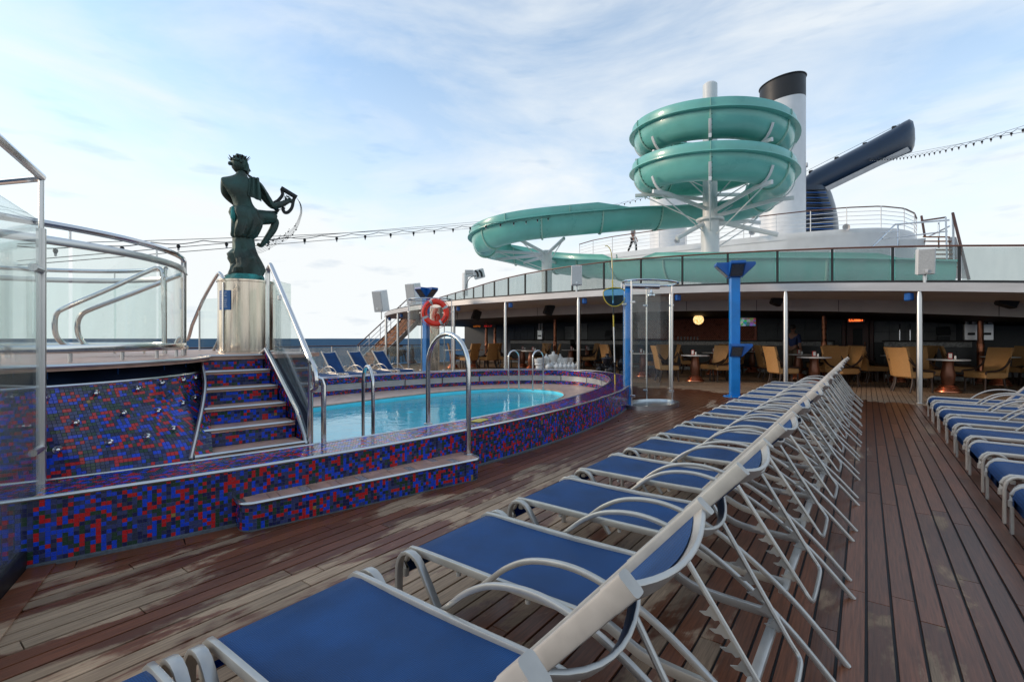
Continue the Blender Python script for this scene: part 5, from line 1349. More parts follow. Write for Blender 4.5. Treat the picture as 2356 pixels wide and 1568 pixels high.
# table list: (u, v of its foot, words, chair spots (angle from viewer-right in degrees, distance))
TB = [(1599, 877, 'the table left of the blue light post', (178, 150, 0, 25)),
      (1641, 861, 'the table just behind the blue light post', (165, 20)),
      (1731, 855, 'the table right of the blue light post', (182, 8)),
      (1836, 871, 'the table behind the middle steel pole', (172, 10, 150)),
      (1873, 888, 'the table beside the last lounger of the row', (178, 152, 5, 30)),
      (2064, 878, 'the table in front of the lobby door', (172, 140, 12)),
      (2097, 862, 'the small table left of the right steel pole', (20,)),
      (2181, 902, 'the nearest table, right of the steel pole', (176, 80, 150, -3)),
      (2301, 886, 'the table at the right edge of the cafe', (150, 20, -20)),
      (1480, 866, 'the table seen through the right shower glass', (175, -5, 35)),
      (1313, 846, 'the table behind the white chess pieces', (170, -8, 12)),
      (1352, 842, 'the small table behind the pool-end pole', (12,)),
      (1202, 845, 'the table behind the ladder hoops', (172, -172, 0, 20)),
      (1222, 851, 'the table between the ladder hoops', (-5,)),
      (1091, 845, 'the table behind the tall hoop rail', (178, 0, 20, -40)),
      (1042, 846, 'the table right of the lifebuoy', (0, -30)),
      (948, 834, 'the table by the outside stairs', (175, -2))]
for k, (u, v, lab, ch) in enumerate(TB):
    p = put_table(u, v, 'round pedestal table, '+lab); condiments(p, lab)
    sides = {}
    for a in ch:
        ar = rad(a); dirv = right*math.cos(ar)+away*math.sin(ar); q = p+dirv*R.uniform(.74, .84)
        side = 'left' if math.cos(ar) < -.5 else ('right' if math.cos(ar) > .5 else 'far'); sides[side] = sides.get(side, 0)+1
        extra = '' if sides[side] == 1 else (' second' if sides[side] == 2 else ' third')
        put_chair(q, math.atan2(dirv.y, dirv.x)-PI/2+R.uniform(-.18, .18), f'wicker chair,{extra or " first"} to the {side} of {lab}')
for u, v, a, lab in ((1938, 889, 100, 'tan wicker chair standing alone left of the lobby door'), (2010, 880, 172, 'tan wicker chair pulled out in front of the lobby door'), (1985, 856, 90, 'small wicker chair far back against the mahogany door'), (1410, 858, 200, 'tan wicker chair with its back to the pool behind the black chess pieces')):
    p = P(u, v, 0); ar = rad(a); dv = right*math.cos(ar)+away*math.sin(ar); put_chair(p, math.atan2(dv.y, dv.x)-PI/2, lab)

# chess pieces
CP = {'pawn': [(.17, 0), (.17, .05), (.12, .09), (.14, .12), (.08, .17), (.06, .28), (.10, .31), (.06, .33), (.105, .40), (.105, .45), (.06, .50), (.02, .52), (.035, .545), (.0001, .57)],
      'king': [(.20, 0), (.20, .06), (.14, .11), (.16, .15), (.10, .22), (.08, .45), (.14, .49), (.09, .53), (.13, .62), (.18, .74), (.17, .76), (.06, .79), (.05, .82), (.06, .86), (.0001, .88)],
      'bishop': [(.19, 0), (.19, .06), (.13, .10), (.15, .14), (.09, .21), (.07, .40), (.13, .44), (.08, .47), (.12, .55), (.12, .63), (.06, .71), (.025, .74), (.04, .77), (.0001, .80)],
      'rook': [(.19, 0), (.19, .06), (.14, .10), (.15, .14), (.11, .20), (.10, .45), (.15, .49), (.12, .52), (.14, .55), (.15, .66), (.09, .66), (.09, .60), (.0001, .60)]}
def chess(u, d, kind, mt, lab):
    p = Q(u, 778, d); p.z = 0
    t = thing('chess_piece', lab, 'chess piece', p, group='giant chess pieces')
    prof = CP[kind]; k = next(i for i, (r, z) in enumerate(prof) if z > .18)
    obj('foot', MB().lathe(prof[:k+1], 20), M[mt], t, smooth=30); obj('head', MB().lathe(prof[k:], 20), M[mt], t, smooth=30)
za = lambda x: (1900+x/3.927)/1.7385
for x, d, kd, lab in ((1120, 15.9, 'bishop', 'tall white chess bishop left of the white king'), (1232, 15.9, 'king', 'white chess king, widest of the white pieces'), (1338, 15.9, 'bishop', 'tall white chess bishop right of the white king'), (1415, 15.9, 'rook', 'white chess rook in the back row'), (1480, 16.0, 'rook', 'second white rook beside the pole'), (1045, 15.8, 'rook', 'white piece at the left end of the back row'),
                      (1155, 15.0, 'pawn', 'first white pawn from the left in the front row'), (1203, 15.2, 'pawn', 'second white pawn, half behind the first'), (1283, 15.0, 'pawn', 'white pawn in front of the king'), (1348, 15.0, 'pawn', 'white pawn in front of the right bishop'), (1415, 15.0, 'pawn', 'white pawn in front of the rook'), (1478, 15.0, 'pawn', 'second white pawn left of the pole'), (1540, 15.0, 'pawn', 'white pawn just left of the pole'), (1600, 15.1, 'pawn', 'white pawn behind the steel pole'), (1005, 15.1, 'rook', 'low white piece at the far left of the set')):
    chess(za(x), d, kd, 'chesswhite', lab)
for x, d, kd, lab in ((1958, 13.8, 'pawn', 'black chess pawn at the left of the black group'), (2010, 14.2, 'pawn', 'black chess pawn behind the black king'), (2080, 13.6, 'king', 'black chess king with a flared crown'), (2160, 14.0, 'bishop', 'tall black chess bishop by the net pole'), (2140, 13.4, 'pawn', 'black pawn nearest the pool rim'), (2300, 13.6, 'bishop', 'black chess bishop seen through the shower glass')):
    chess(za(x), d, kd, 'chessblack', lab)

# ================================================================ SHOWERS, LIGHT POSTS, LIFEBUOY
def shower(c, ax, ra, rb, zt, label, pipe=True, d0=0.0):
    ax = ax.normalized(); ay = Vector((-ax.y, ax.x, 0)); c = Vector(c)
    t = thing('shower_enclosure', label, 'shower', c, world=True, group='poolside showers')
    op = lambda a, z, k=1.0: c+ax*ra*k*math.cos(a)+ay*rb*k*math.sin(a)+Vector((0, 0, z))
    N_ = 40
    obj('tray', MB().grid([[op(2*PI*i/N_, 0, 1.04) for i in range(N_)], [op(2*PI*i/N_, .075, 1.04) for i in range(N_)], [op(2*PI*i/N_, .08, .93) for i in range(N_)], [op(2*PI*i/N_, .035, .90) for i in range(N_)], [op(2*PI*i/N_, .035, .02) for i in range(N_)]], closed=True), M['steel'], t)
    obj('top_rail', MB().tube([op(2*PI*i/N_, zt) for i in range(N_)], .02, 8, closed=True), M['chrome'], t)
    for k, (a0, a1) in enumerate(((-.1, .95), (1.0, 2.1), (2.15, 3.2), (3.25, 4.3))):
        rows = [[op(lerp(a0, a1, i/10), z, .985) for i in range(11)] for z in (.14, zt-.22)]
        obj('pane', MB().grid(rows), M['glass'], t)
        obj('post', MB().tube([op(a0-.02, .05), op(a0-.02, zt)], .016, 8), M['steel'], t)
        for z in (.25, zt-.40): obj('hinge', MB().box(op(a0+.03, z), (.10, .03, .045), ch=.01), M['steel'], t)
    return t, op
p = rayY(1486, 9.05); ax = Vector((0.25, 1, 0))
t, op = shower((p.x+.10, p.y, 0), ax, .66, .42, 2.36, 'tall glass shower with blue pipe beside the right end of the pool')
q = Q(1444, 778, 9.35); q.z = 0
obj('blue_pipe', MB().lathe([(.085, .03), (.085, 2.22), (.07, 2.26), (.0001, 2.27)], 18, (q.x, q.y, 0)), M['blue'], t)
a, b = Q(1430, 660, 9.4), Q(1516, 660, 9.5); a.z = b.z = 2.32
obj('header_drum', MB().tube([a, b], .055, 14), M['chrome'], t)
s = Q(1498, 675, 9.45); obj('shower_head', MB().lathe([(.02, .12), (.03, .06), (.075, .03), (.08, 0), (.03, -.02)], 16, (s.x, s.y, 2.13)), M['chrome'], t)
obj('push_tap', MB().box((q.x+.10, q.y-.05, 1.05), (.07, .05, .04), ch=.01), M['chrome'], t)
p = Q(990, 778, 15.6); t, op = shower((p.x, p.y, 0), right, .70, .55, 2.55, 'glass shower beyond the pool behind the orange lifebuoy')
obj('steel_panel', MB().box((p.x+.10, p.y+.1, 1.25), (.30, .10, 2.1), M=Matrix.Rotation(TH, 3, 'Z'), ch=.02), M['pedsteel'], t)
def light_post(p, rz, zt, label, heads_low):
    t = thing('light_post', label, 'light post', (p.x, p.y, 0), rz, 'blue deck light posts')
    obj('base_flange', MB().lathe([(.24, 0), (.24, .016), (.10, .02)], 20), M['blue'], t)
    for k in range(6): obj('bolt', MB().lathe([(.016, .016), (.016, .035), (.0001, .038)], 6, (.2*math.cos(k*PI/3), .2*math.sin(k*PI/3), 0)), M['steel'], t)
    obj('post', MB().box((0, 0, zt/2), (.20, .20, zt), ch=.012), M['blue'], t)
    def lamp(a, z, s=1.0):
        # wedge housing whose lamp face slopes down and in toward the post
        Rm = Matrix.Rotation(a, 3, 'Z'); w = .135*s; base = Vector((0, 0, z))
        sec = [(-.10, .0), (-.36*s, .0), (-.37*s, -.05*s), (-.13, -.30*s), (-.10, -.30*s)]
        vs = [base+Rm @ Vector((x, y, zz)) for x in (-w, w) for y, zz in sec]; n5 = 5
        b = obj('floodlight', MB().add(vs, [tuple(range(n5)), tuple(range(2*n5-1, n5-1, -1))]+[(k, n5+k, n5+(k+1) % n5, (k+1) % n5) for k in range(n5)]), M['bluedark'], t, smooth=0)
        p0, p1 = Vector((0, -.355*s, -.068*s)), Vector((0, -.150, -.280*s)); g = MB()
        e = (p1-p0).normalized(); nrm = Vector((0, e.z, -e.y)); nrm = nrm if nrm.y < 0 else -nrm
        gv = [base+Rm @ (q+Vector((x, 0, 0))+nrm*.006) for q in (p0, p1) for x in (-w*.84, w*.84)]
        g.add(gv, [(0, 1, 3, 2)])
        for k in range(6):
            q = p0.lerp(p1, (k+.5)/6); g.add([base+Rm @ (q+Vector((x, 0, 0))+e*dd+nrm*.010) for dd in (-.004, .004) for x in (-w*.84, w*.84)], [(0, 1, 3, 2)])
        obj('lamp_glass', g, M['lens'], None, smooth=0).parent = b
    for a in (0, PI/2, PI, -PI/2): lamp(a, zt, 1.1)
    if heads_low:
        for a in (0, PI/2): lamp(a, 1.18, .95)
    return t
p = Q(1690, 778, 10.8); light_post(p, facing(p)+.20, 2.98, 'bright blue square light post with floodlights beside the lounger row', True)
p = Q(981, 778, 16.4); light_post(p, facing(p)+rad(45), 3.0, 'blue light post with floodlights behind the orange lifebuoy', False)
# lifebuoy
LB = Q(1002, 719, 14.7)
t = thing('lifebuoy', 'orange-red lifebuoy with grey tape and rope hanging by the far shower', 'lifebuoy', LB, facing(LB)+.15)
RR, rr_ = .335, .085
Rm = Matrix.Rotation(rad(90), 3, 'X')
ring_ = MB(); rows = []
for i in range(48):
    a = 2*PI*i/48; rows.append([Vector(((RR+rr_*math.cos(b))*math.cos(a), rr_*.85*math.sin(b), (RR+rr_*math.cos(b))*math.sin(a))) for b in [2*PI*j/16 for j in range(16)]])
rows.append(rows[0]); ring_.grid(rows, closed=True)
obj('ring', ring_, M['buoy'], t, smooth=80)
for a in (30, 115, 205, 297):
    mb = MB(); rows = []
    for i in range(5):
        aa = rad(a-6+3*i); rows.append([Vector(((RR+(rr_+.003)*math.cos(b))*math.cos(aa), (rr_+.003)*.85*math.sin(b), (RR+(rr_+.003)*math.cos(b))*math.sin(aa))) for b in [2*PI*j/16 for j in range(16)]])
    obj('tape_band', mb.grid(rows, closed=True), M['reflect'], t, smooth=80)
pts = []
for i in range(60):
    a = 2*PI*i/60; k = RR+rr_+.012+.03*abs(math.sin(2*a+.6)); pts.append(Vector((k*math.cos(a), -.02, k*math.sin(a)-.02*abs(math.sin(2*a+.6)))))
obj('grab_rope', MB().tube(pts, .008, 6, closed=True), M['rope'], t)
obj('throw_line', MB().tube(spline([(-.14, -.06, .33), (-.12, -.05, .1), (-.26, -.05, -.14), (-.34, -.06, -.2)], 6), .008, 6), M['rope'], t)
obj('line_coil', MB().tube([Vector((.05+.09*math.cos(k*.9)*math.sin(k*.13), .0+.03*math.sin(k*.5), -.16+.13*math.sin(k*.9))) for k in range(50)], .014, 6), M['rope'], t)
obj('hanging_line', MB().tube(spline([(-.18, -.03, -.38), (-.16, -.02, -.5), (-.10, -.02, -.64)], 6), .006, 6), M['rope'], t)
obj('hanger', MB().tube([(0, .10, .42), (0, .35, .44)], .012, 6), M['steel'], t)
def ring_text(txt, a0, a1):
    for k, chh in enumerate(txt):
        if chh == ' ': continue
        a = rad(lerp(a0, a1, k/(len(txt)-1))); me = text_mesh(chh, .072, M['blackink'], .002)
        o_ = obj('letter', me, None, t); o_.location = (RR*math.cos(a), -rr_*.85-.002, RR*math.sin(a)); o_.rotation_euler = (PI/2, -(a-PI/2), 0)
ring_text('CARNIVAL MIRACLE', 196, 108)
ring_text('PANAMA', -20, -58)
# skimmer net and poles against the shower
t = thing('skimmer_net', 'blue pool skimmer net with striped pole leaning by the right shower', 'pool net', P(1412, 898, .4), world=True)
a, b = Q(1416, 915, 9.5), Q(1408, 590, 9.6)
for k in range(12): obj('pole_section', MB().tube([a.lerp(b, k/12), a.lerp(b, (k+1)/12)], .013, 8), M['yellow'] if k in (1, 6, 9) else (M['black'] if k in (2, 7) else (M['blue'] if k == 10 else M['steel'])), t)
nc = Q(1414, 683, 9.3); rim = [nc+right*(.22*math.cos(q_))+Vector((0, 0, (.10 if math.sin(q_) > 0 else .26)*math.sin(q_)+.08)) for q_ in [2*PI*k/28 for k in range(28)]]
obj('hoop', MB().tube(rim, .010, 6, closed=True), M['yellow'], t)
rows = [rim, [nc.lerp(r_, .75)+away*.06 for r_ in rim], [nc.lerp(r_, .02)+away*.10-Vector((0, 0, .08)) for r_ in rim]]
obj('net_bag', MB().grid(rows, closed=True), M['netblue'], t)
pts = [Q(1410, 690, 9.55), Q(1409, 620, 9.55), Q(1406, 580, 9.5), Q(1398, 566, 9.5), Q(1392, 566, 9.5)]
obj('hose', MB().tube(spline(pts, 8), .008, 6), M['yellow'], t)

# ================================================================ LEFT SIDE OF THE SHIP
sr = thing('ship_side_railing', 'long side railing of glass panels with brown handrail before the sea', 'railing', (-19, 8, 0), world=True)
XR = -19.0
ys_ = [-2+1.45*k for k in range(16)]
for a, b in zip(ys_, ys_[1:]):
    obj('glass_panel', panel((XR, a+.05, 0), (XR, b-.05, 0), .08, .90), M['tintglass'], sr)
    obj('post', MB().box((XR, a, .48), (.05, .05, .94), ch=.006), M['white2'], sr)
obj('handrail', MB().bar([(XR, ys_[0], .965), (XR, ys_[-1], .965)], .08, .045, c=.35), M['teakrail'], sr)
# outside stairs
t = thing('outside_staircase', 'wooden outside staircase with white rails climbing left of the cafe', 'staircase', Q(850, 858, 23.5), world=True)
S0, S1 = Q(842, 855, 24.0), Q(962, 690, 27.5); S0.z = 0.0; S1.z = 2.75
sd_ = Vector((S1.x-S0.x, S1.y-S0.y, 0)); run = sd_.length; sd_.normalize(); sn = Vector((sd_.y, -sd_.x, 0))
rot = Matrix(((sd_.x, -sn.x, 0), (sd_.y, -sn.y, 0), (0, 0, 1)))
ns = 14
for k in range(ns):
    c_ = S0+sd_*run*(k+.5)/ns+Vector((0, 0, S1.z*(k+.5)/ns)); 
    obj('step', MB().box(c_, (run/ns+.03, 1.1, .19), M=rot, ch=.01), M['teakstep'], t)
for s in (-1, 1):
    o_ = sn*.58*s
    obj('stringer', MB().bar([S0+o_+Vector((0, 0, .02)), S1+o_-Vector((0, 0, .05))], .05, .26), M['white'], t)
    for h, mt, r_ in ((.95, 'teakrail', .03), (.68, 'white', .014), (.45, 'white', .014)): obj('rail', MB().tube([S0+o_+Vector((0, 0, h)), S1+o_+Vector((0, 0, h))], r_, 8), M[mt], t)
    for k in range(6): q = S0.lerp(S1, k/5)+o_; obj('baluster', MB().tube([q, q+Vector((0, 0, .95))], .02, 6), M['white'], t)

# ================================================================ UPPER DECKHOUSE, STACKS, FUNNEL
ZD = 6.7
FR = spline([(-16.0, 29.6, 0), (-14.6, 28.9, 0), (-13, 28.6, 0), (-9, 28.5, 0), (-4.5, 28.5, 0), (-1.5, 28.9, 0), (.6, 29.8, 0), (1.8, 31.6, 0), (2.2, 34, 0)], 8)
dh = thing('deckhouse', 'white curved deckhouse wall behind the water slide', 'deckhouse', (-5, 28.5, 2.8), world=True)
obj('wall', MB().grid([[Vector((p.x, p.y, 2.5)) for p in FR], [Vector((p.x, p.y, ZD-.35)) for p in FR], [Vector((p.x, p.y-.06, ZD-.3)) for p in FR], [Vector((p.x, p.y-.06, ZD)) for p in FR]]), M['white'], dh, smooth=50)
obj('top_deck', MB().grid([[Vector((p.x, p.y-.06, ZD)) for p in FR], [Vector((p.x, max(46, p.y), ZD)) for p in FR]]), M['white2'], dh)
dr_ = thing('deckhouse_railing', 'white barred railing with brown handrail on the deckhouse edge', 'railing', (-5, 28.5, ZD), world=True)
fp = resample([Vector((p.x, p.y+.15, ZD)) for p in FR], 1.5)
for h in (.25, .46, .67, .88): obj('bar', MB().tube([p+Vector((0, 0, h)) for p in fp], .014, 6), M['white'], dr_)
obj('handrail', MB().bar([p+Vector((0, 0, 1.10)) for p in resample(fp, .4)], .085, .05, c=.35), M['teakrail'], dr_)
for p in fp: obj('stanchion', MB().tube([p, p+Vector((0, 0, 1.1))], .024, 6), M['white'], dr_)
for u, v, dd in ((1555, 556, 28), (1727, 536, 26), (1943, 525, 24.4)):
    p = Q(u, v, dd-.4); t = thing('horn_speaker', {1555: 'round horn speaker on the deckhouse left of the slide pole', 1727: 'round horn speaker on the deckhouse right of the slide pole', 1943: 'round horn speaker on the deckhouse below the funnel'}[u], 'speaker', p, facing(p)+.3, 'horn speakers')
    obj('horn', MB().lathe([(.03, 0), (.05, .08), (.16, .22), (.17, .24), (.03, .1)], 16, M=Matrix.Rotation(rad(90), 3, 'X')), M['bulkhead'], t); obj('bracket', MB().tube([(0, 0, 0), (0, .1, -.25)], .02, 6), M['white'], t)
def stack(u, d, rad_, vt, label, blackcap=True):
    p = Q(u, 778, d); zt = HC-(vt-778)/FPX*d; t = thing('exhaust_stack', label, 'chimney', (p.x, p.y, ZD-.05), world=True, group='white exhaust stacks')
    n = 40; sl = .16
    def rg(z, tilt, k=1.0): return [Vector((p.x+rad_*k*math.cos(2*PI*i/n), p.y+rad_*k*math.sin(2*PI*i/n), z+tilt*rad_*(math.cos(2*PI*i/n)*CT+math.sin(2*PI*i/n)*ST))) for i in range(n)]
    obj('shaft', MB().grid([rg(ZD-.05, 0), rg(zt-1.35, sl)], closed=True), M['white'], t, smooth=60)
    if blackcap:
        obj('black_top', MB().grid([rg(zt-1.35, sl, 1.004), rg(zt, sl, 1.004), rg(zt+.03, sl, .97), rg(zt-.6, sl, .93)], closed=True), M['sootblack'], t, smooth=40)
        obj('rim', MB().tube(rg(zt, sl, 1.012), .05, 6, closed=True), M['sootblack'], t)
    else: obj('cap', MB().grid([rg(zt-1.35, sl, 1.004), rg(zt, sl, 1.004), rg(zt, sl, .02)], closed=True), M['sootblack'], t)
stack(1800, 31, 1.30, 192, 'thick white exhaust stack with black top beside the slide')
stack(1537, 33, 1.20, 330, 'white exhaust stack half hidden behind the slide coils')
# whale-tail funnel
fn = thing('funnel', 'navy whale-tail funnel with one raised wing and louvred trunk', 'funnel', Q(1885, 535, 34), world=True)
DF = 34.0
def fpt(u, v, dd): return Q(u, v, DF+dd)
rows = []
for (ut, vt, ub, vb, dn0, dn1) in ((1760, 452, 1770, 560, -1.6, 1.6), (1830, 428, 1832, 470, -1.7, 1.7), (1870, 392, 1900, 438, -1.5, 1.5), (1920, 367, 1950, 412, -1.35, 1.35), (1985, 333, 2010, 388, -1.25, 1.25), (2050, 298, 2068, 362, -1.15, 1.15), (2078, 281, 2090, 353, -1.05, 1.05), (2092, 274, 2098, 350, -.95, .95), (2101, 279, 2104, 336, -.8, .8), (2105, 296, 2106, 320, -.5, .5)):
    a, b = (ut, vt), (ub, vb); ringp = []
    for k in range(16):
        q = 2*PI*k/16; f = .5-.5*math.copysign(abs(math.cos(q))**.6, math.cos(q)); dd = dn1*math.copysign(abs(math.sin(q))**.7, math.sin(q))
        ringp.append(fpt(lerp(a[0], b[0], f), lerp(a[1], b[1], f), dd))
    rows.append(ringp)
mb = MB().grid(rows, closed=True); mb.add(rows[-1], [tuple(range(16))]); 
obj('wing', mb, M['funnel'], fn, smooth=55)
rows = []
for f in [i/8 for i in range(9)]:
    u, v = lerp(1903, 2092, f), lerp(437, 345, f)
    rows.append([fpt(u+2, v+1, lerp(-1.3, -1.0, f)), fpt(u-4, v-7, lerp(-1.45, -1.15, f)), ])
obj('wing_stripe', MB().slab(rows, .05), M['bulkhead'], fn)
# trunk
rows = []
for v, u1 in ((425, 1905), (445, 1914), (470, 1922), (500, 1928), (545, 1932)):
    rg_ = []
    for k in range(20):
        q = 2*PI*k/20; uu = 1845+(u1-1845)*math.copysign(abs(math.cos(q))**.55, math.cos(q)); rg_.append(fpt(uu, v, 1.7*math.copysign(abs(math.sin(q))**.6, math.sin(q))))
    rows.append(rg_)
obj('trunk', MB().grid(rows, closed=True), M['funnel'], fn, smooth=50)
for k in range(17):
    v = 437+k*6.0; u1 = 1898+min(18, k*2.2)
    obj('louvre', MB().bar([fpt(1800, v, -1.62), fpt(u1, v, -1.78)], .10, .05), M['bluedark'] if k % 2 else M['black'], fn)
obj('mast', MB().tube([fpt(1853, 420, 0), fpt(1853, 378, 0)], .06, 6), M['white'], fn); obj('mast_lamp', MB().box(fpt(1853, 380, 0), (.3, .3, .3), ch=.05), M['white'], fn)
for u, v in ((1866, 397), (1925, 366), (1990, 333), (2057, 295)): obj('deck_lamp', MB().box(fpt(u, v-1, 0), (.28, .28, .22), ch=.05), M['black'], fn)
obj('guy_wire', MB().tube([fpt(1853, 395, 0), fpt(2070, 285, 0)], .012, 4), M['cable'], fn)

# right stairs on the upper deck
t = thing('upper_staircase', 'steel-railed staircase with teak side rising at the right of the upper deck', 'staircase', Q(2180, 640, 19), world=True)
for (u0, v0, u1, v1, d0, d1, mt, r_) in ((2192, 490, 2229, 642, 19, 17.5, 'teakrail', .05), (2120, 497, 2128, 545, 21, 20.5, 'teakrail', .045), (2120, 508, 2175, 500, 21, 19.5, 'teakrail', .035), (2060, 516, 2185, 506, 20.5, 19, 'chrome', .035), (2060, 516, 2005, 570, 20.5, 19.5, 'chrome', .035), (2028, 550, 2180, 532, 20, 19, 'chrome', .025), (2025, 535, 2070, 532, 20, 19.5, 'chrome', .02), (2135, 545, 2185, 520, 19.8, 19, 'chrome', .03), (2176, 500, 2180, 640, 19, 18.2, 'white', .03), (2192, 492, 2196, 640, 19, 18, 'white', .035), (2066, 518, 2066, 570, 20.2, 19.8, 'chrome', .03), (2160, 512, 2160, 570, 19.4, 19.2, 'chrome', .03), (2208, 555, 2208, 640, 18.5, 18, 'white', .025)):
    obj('rail', MB().tube([Q(u0, v0, d0), Q(u1, v1, d1)], r_, 8), M[mt], t)
for k in range(9):
    a, b = Q(2130-k*0+k*3, 545+k*10, 19.6-k*.1), Q(2178+k*5, 545+k*10, 18.8-k*.1); obj('step', MB().bar([a, b], .30, .05), M['teakstep'], t)
mb = MB(); vs = [Q(2182, 545, 18.9), Q(2200, 545, 18.7), Q(2228, 640, 17.6), Q(2186, 640, 18.2)]; w = Vector((0, .06, 0)); mb.add(vs+[v_+w for v_ in vs], [(0, 1, 2, 3), (7, 6, 5, 4), (0, 4, 5, 1), (1, 5, 6, 2), (2, 6, 7, 3), (3, 7, 4, 0)])
obj('side_panel', mb, M['bulkhead'], t)
vs = [Q(2066, 552, 19.9), Q(2130, 548, 19.5), Q(2128, 568, 19.5), Q(2068, 570, 19.9)]; mb = MB(); mb.add(vs+[v_+w for v_ in vs], [(0, 1, 2, 3), (7, 6, 5, 4), (0, 4, 5, 1), (1, 5, 6, 2), (2, 6, 7, 3), (3, 7, 4, 0)])
obj('canvas_screen', mb, M['white2'], t)
# loading crane at the left
b = Q(1070, 672, 27); t = thing('davit_crane', 'small white davit arm with black fittings above the left railing', 'crane', b, world=True)
obj('mast', MB().bar([Q(1070, 680, 27), Q(1070, 628, 27)], .26, .26, up=(0, 1, 0)), M['white'], t)
obj('arm', MB().bar(spline([Q(1070, 645, 27), Q(1072, 636, 27), Q(1080, 632, 27), Q(1098, 631, 27)], 5), .2, .2, up=(0, 1, 0)), M['white'], t)
obj('box', MB().box(Q(1080, 626, 27), (.5, .35, .22), M=Matrix.Rotation(TH, 3, 'Z'), ch=.03), M['bulkhead'], t)
obj('cradle', MB().box(Q(1102, 630, 27), (.62, .4, .5), M=Matrix.Rotation(TH, 3, 'Z') @ Matrix.Rotation(rad(-15), 3, 'Y'), ch=.05), M['white2'], t)
for du in (-5, 4):
    obj('saddle', MB().tube(spline([Q(1098+du, 622, 26.8), Q(1103+du, 627, 26.8), Q(1105+du, 637, 26.8)], 5), .06, 6), M['black'], t)
obj('cable', MB().tube(spline([Q(1070, 668, 26.8), Q(1076, 648, 26.8), Q(1083, 638, 26.8), Q(1096, 634, 26.8)], 6), .02, 5), M['cable'], t)

# ================================================================ WATER SLIDE
d0 = 19.0; kk = (d0/math.cos(rad(22.27)))/FPX
cz = Q(1178+FPX*math.tan(rad(22.27)), 778, d0); Rr = 0.1442*d0/math.cos(rad(22.27))-.66
Z0 = HC
def cpos(a, z): # a: angle round the pole, 0 = toward viewer, increasing to the viewer's right
    vd = Vector((-cz.x, -cz.y, 0)).normalized(); rt = Vector((-vd.y, vd.x, 0))
    return Vector((cz.x, cz.y, 0))+vd*Rr*math.cos(a)+rt*Rr*math.sin(a)+Vector((0, 0, z))
path = []; kind_ = []
za_ = lambda un: Z0+un*kk
# top coil starts at the back and runs back -> left -> front -> right -> back, twice
zpts = [(-PI*1.0, 452), (-PI/2, 444), (0, 421), (PI/2, 406), (PI, 385), (1.5*PI, 364), (2*PI, 342), (2.5*PI, 326), (2.85*PI, 312)]
for i in range(130):
    a = lerp(-PI*1.0, 2.85*PI, i/129)
    for (a0_, u0_), (a1_, u1_) in zip(zpts, zpts[1:]):
        if a0_ <= a <= a1_+1e-6: un = lerp(u0_, u1_, (a-a0_)/(a1_-a0_)); break
    path.append(cpos(a, za_(un)))
tail = [Q(1560, 482, 20.6), Q(1460, 486, 20.3), Q(1336, 496, 20.2), Q(1215, 509, 20.4), Q(1150, 524, 21.0), Q(1117, 541, 22.2), Q(1122, 556, 24.0), Q(1165, 568, 25.2), Q(1234, 585, 24.8), Q(1295, 594, 23.8), Q(1346, 598, 22.3), Q(1400, 599, 20.6), Q(1500, 598, 18.6), Q(1650, 598, 16.9), Q(1800, 598, 15.8), Q(1950, 600, 15.0), Q(2080, 603, 14.4), Q(2186, 606, 13.9)]
full = spline([path[-14], path[-7], path[-1]]+tail, 10)
full = path[:-14]+full
fl = resample(full, .22)
acc = [0]
for a, b in zip(fl, fl[1:]): acc.append(acc[-1]+(b-a).length)
def frame(i):
    a = fl[max(0, i-1)]; b = fl[min(len(fl)-1, i+1)]; T_ = (b-a); T_.z = 0; T_.normalize(); return T_, Vector((T_.y, -T_.x, 0))
DP, HW = .80, .60
prof = [(-HW-.19, .0), (-HW-.19, -.04), (-HW, -.04)]+[(-HW*math.cos(PI*k/14), -.035-(DP-.035)*math.sin(PI*k/14)) for k in range(1, 14)]+[(HW, -.04), (HW+.19, -.04), (HW+.19, 0), (HW-.03, 0)]+[((HW-.04)*math.cos(PI*k/14), -(DP-.05)*math.sin(PI*k/14)) for k in range(1, 14)]+[(-HW+.03, 0)]
sl_ = thing('water_slide', 'teal water slide coiling round a white pole and running along the railing', 'water slide', (cz.x, cz.y, 2.7), world=True)
# flume sections between the flanges
seg = 11; nseg = (len(fl)-1)//seg
def is_out(i): # which side is the outside of the bend
    a, b, c_ = fl[max(0, i-4)], fl[i], fl[min(len(fl)-1, i+4)]
    cr_ = (b-a).xy.to_3d().cross((c_-b).xy.to_3d()).z; return 1 if cr_ >= 0 else -1
for k in range(nseg+1):
    i0, i1 = k*seg, min(len(fl)-1, (k+1)*seg)
    if i1-i0 < 1: continue
    rows = []
    for i in range(i0, i1+1):
        T_, N_ = frame(i); rows.append([fl[i]+N_*x+Vector((0, 0, z)) for x, z in prof])
    mb = MB().grid(rows, closed=True); obj('flume_section', mb, M['teal'], sl_, smooth=50)
    T_, N_ = frame(i0); fm = MB(); pth = [fl[i0]+N_*(-(HW+.015)*math.cos(PI*j/14))+Vector((0, 0, -.02-(DP+.01)*math.sin(PI*j/14))) for j in range(15)]
    fj = obj('flange_joint', MB().bar(pth, .07, .06, up=T_), M['tealflange'], sl_)
    bl = MB()
    for p in pth[1:-1]: bl.ball(p+T_*.045, .016, 6)
    obj('bolts', bl, M['darkbronze'], None).parent = fj
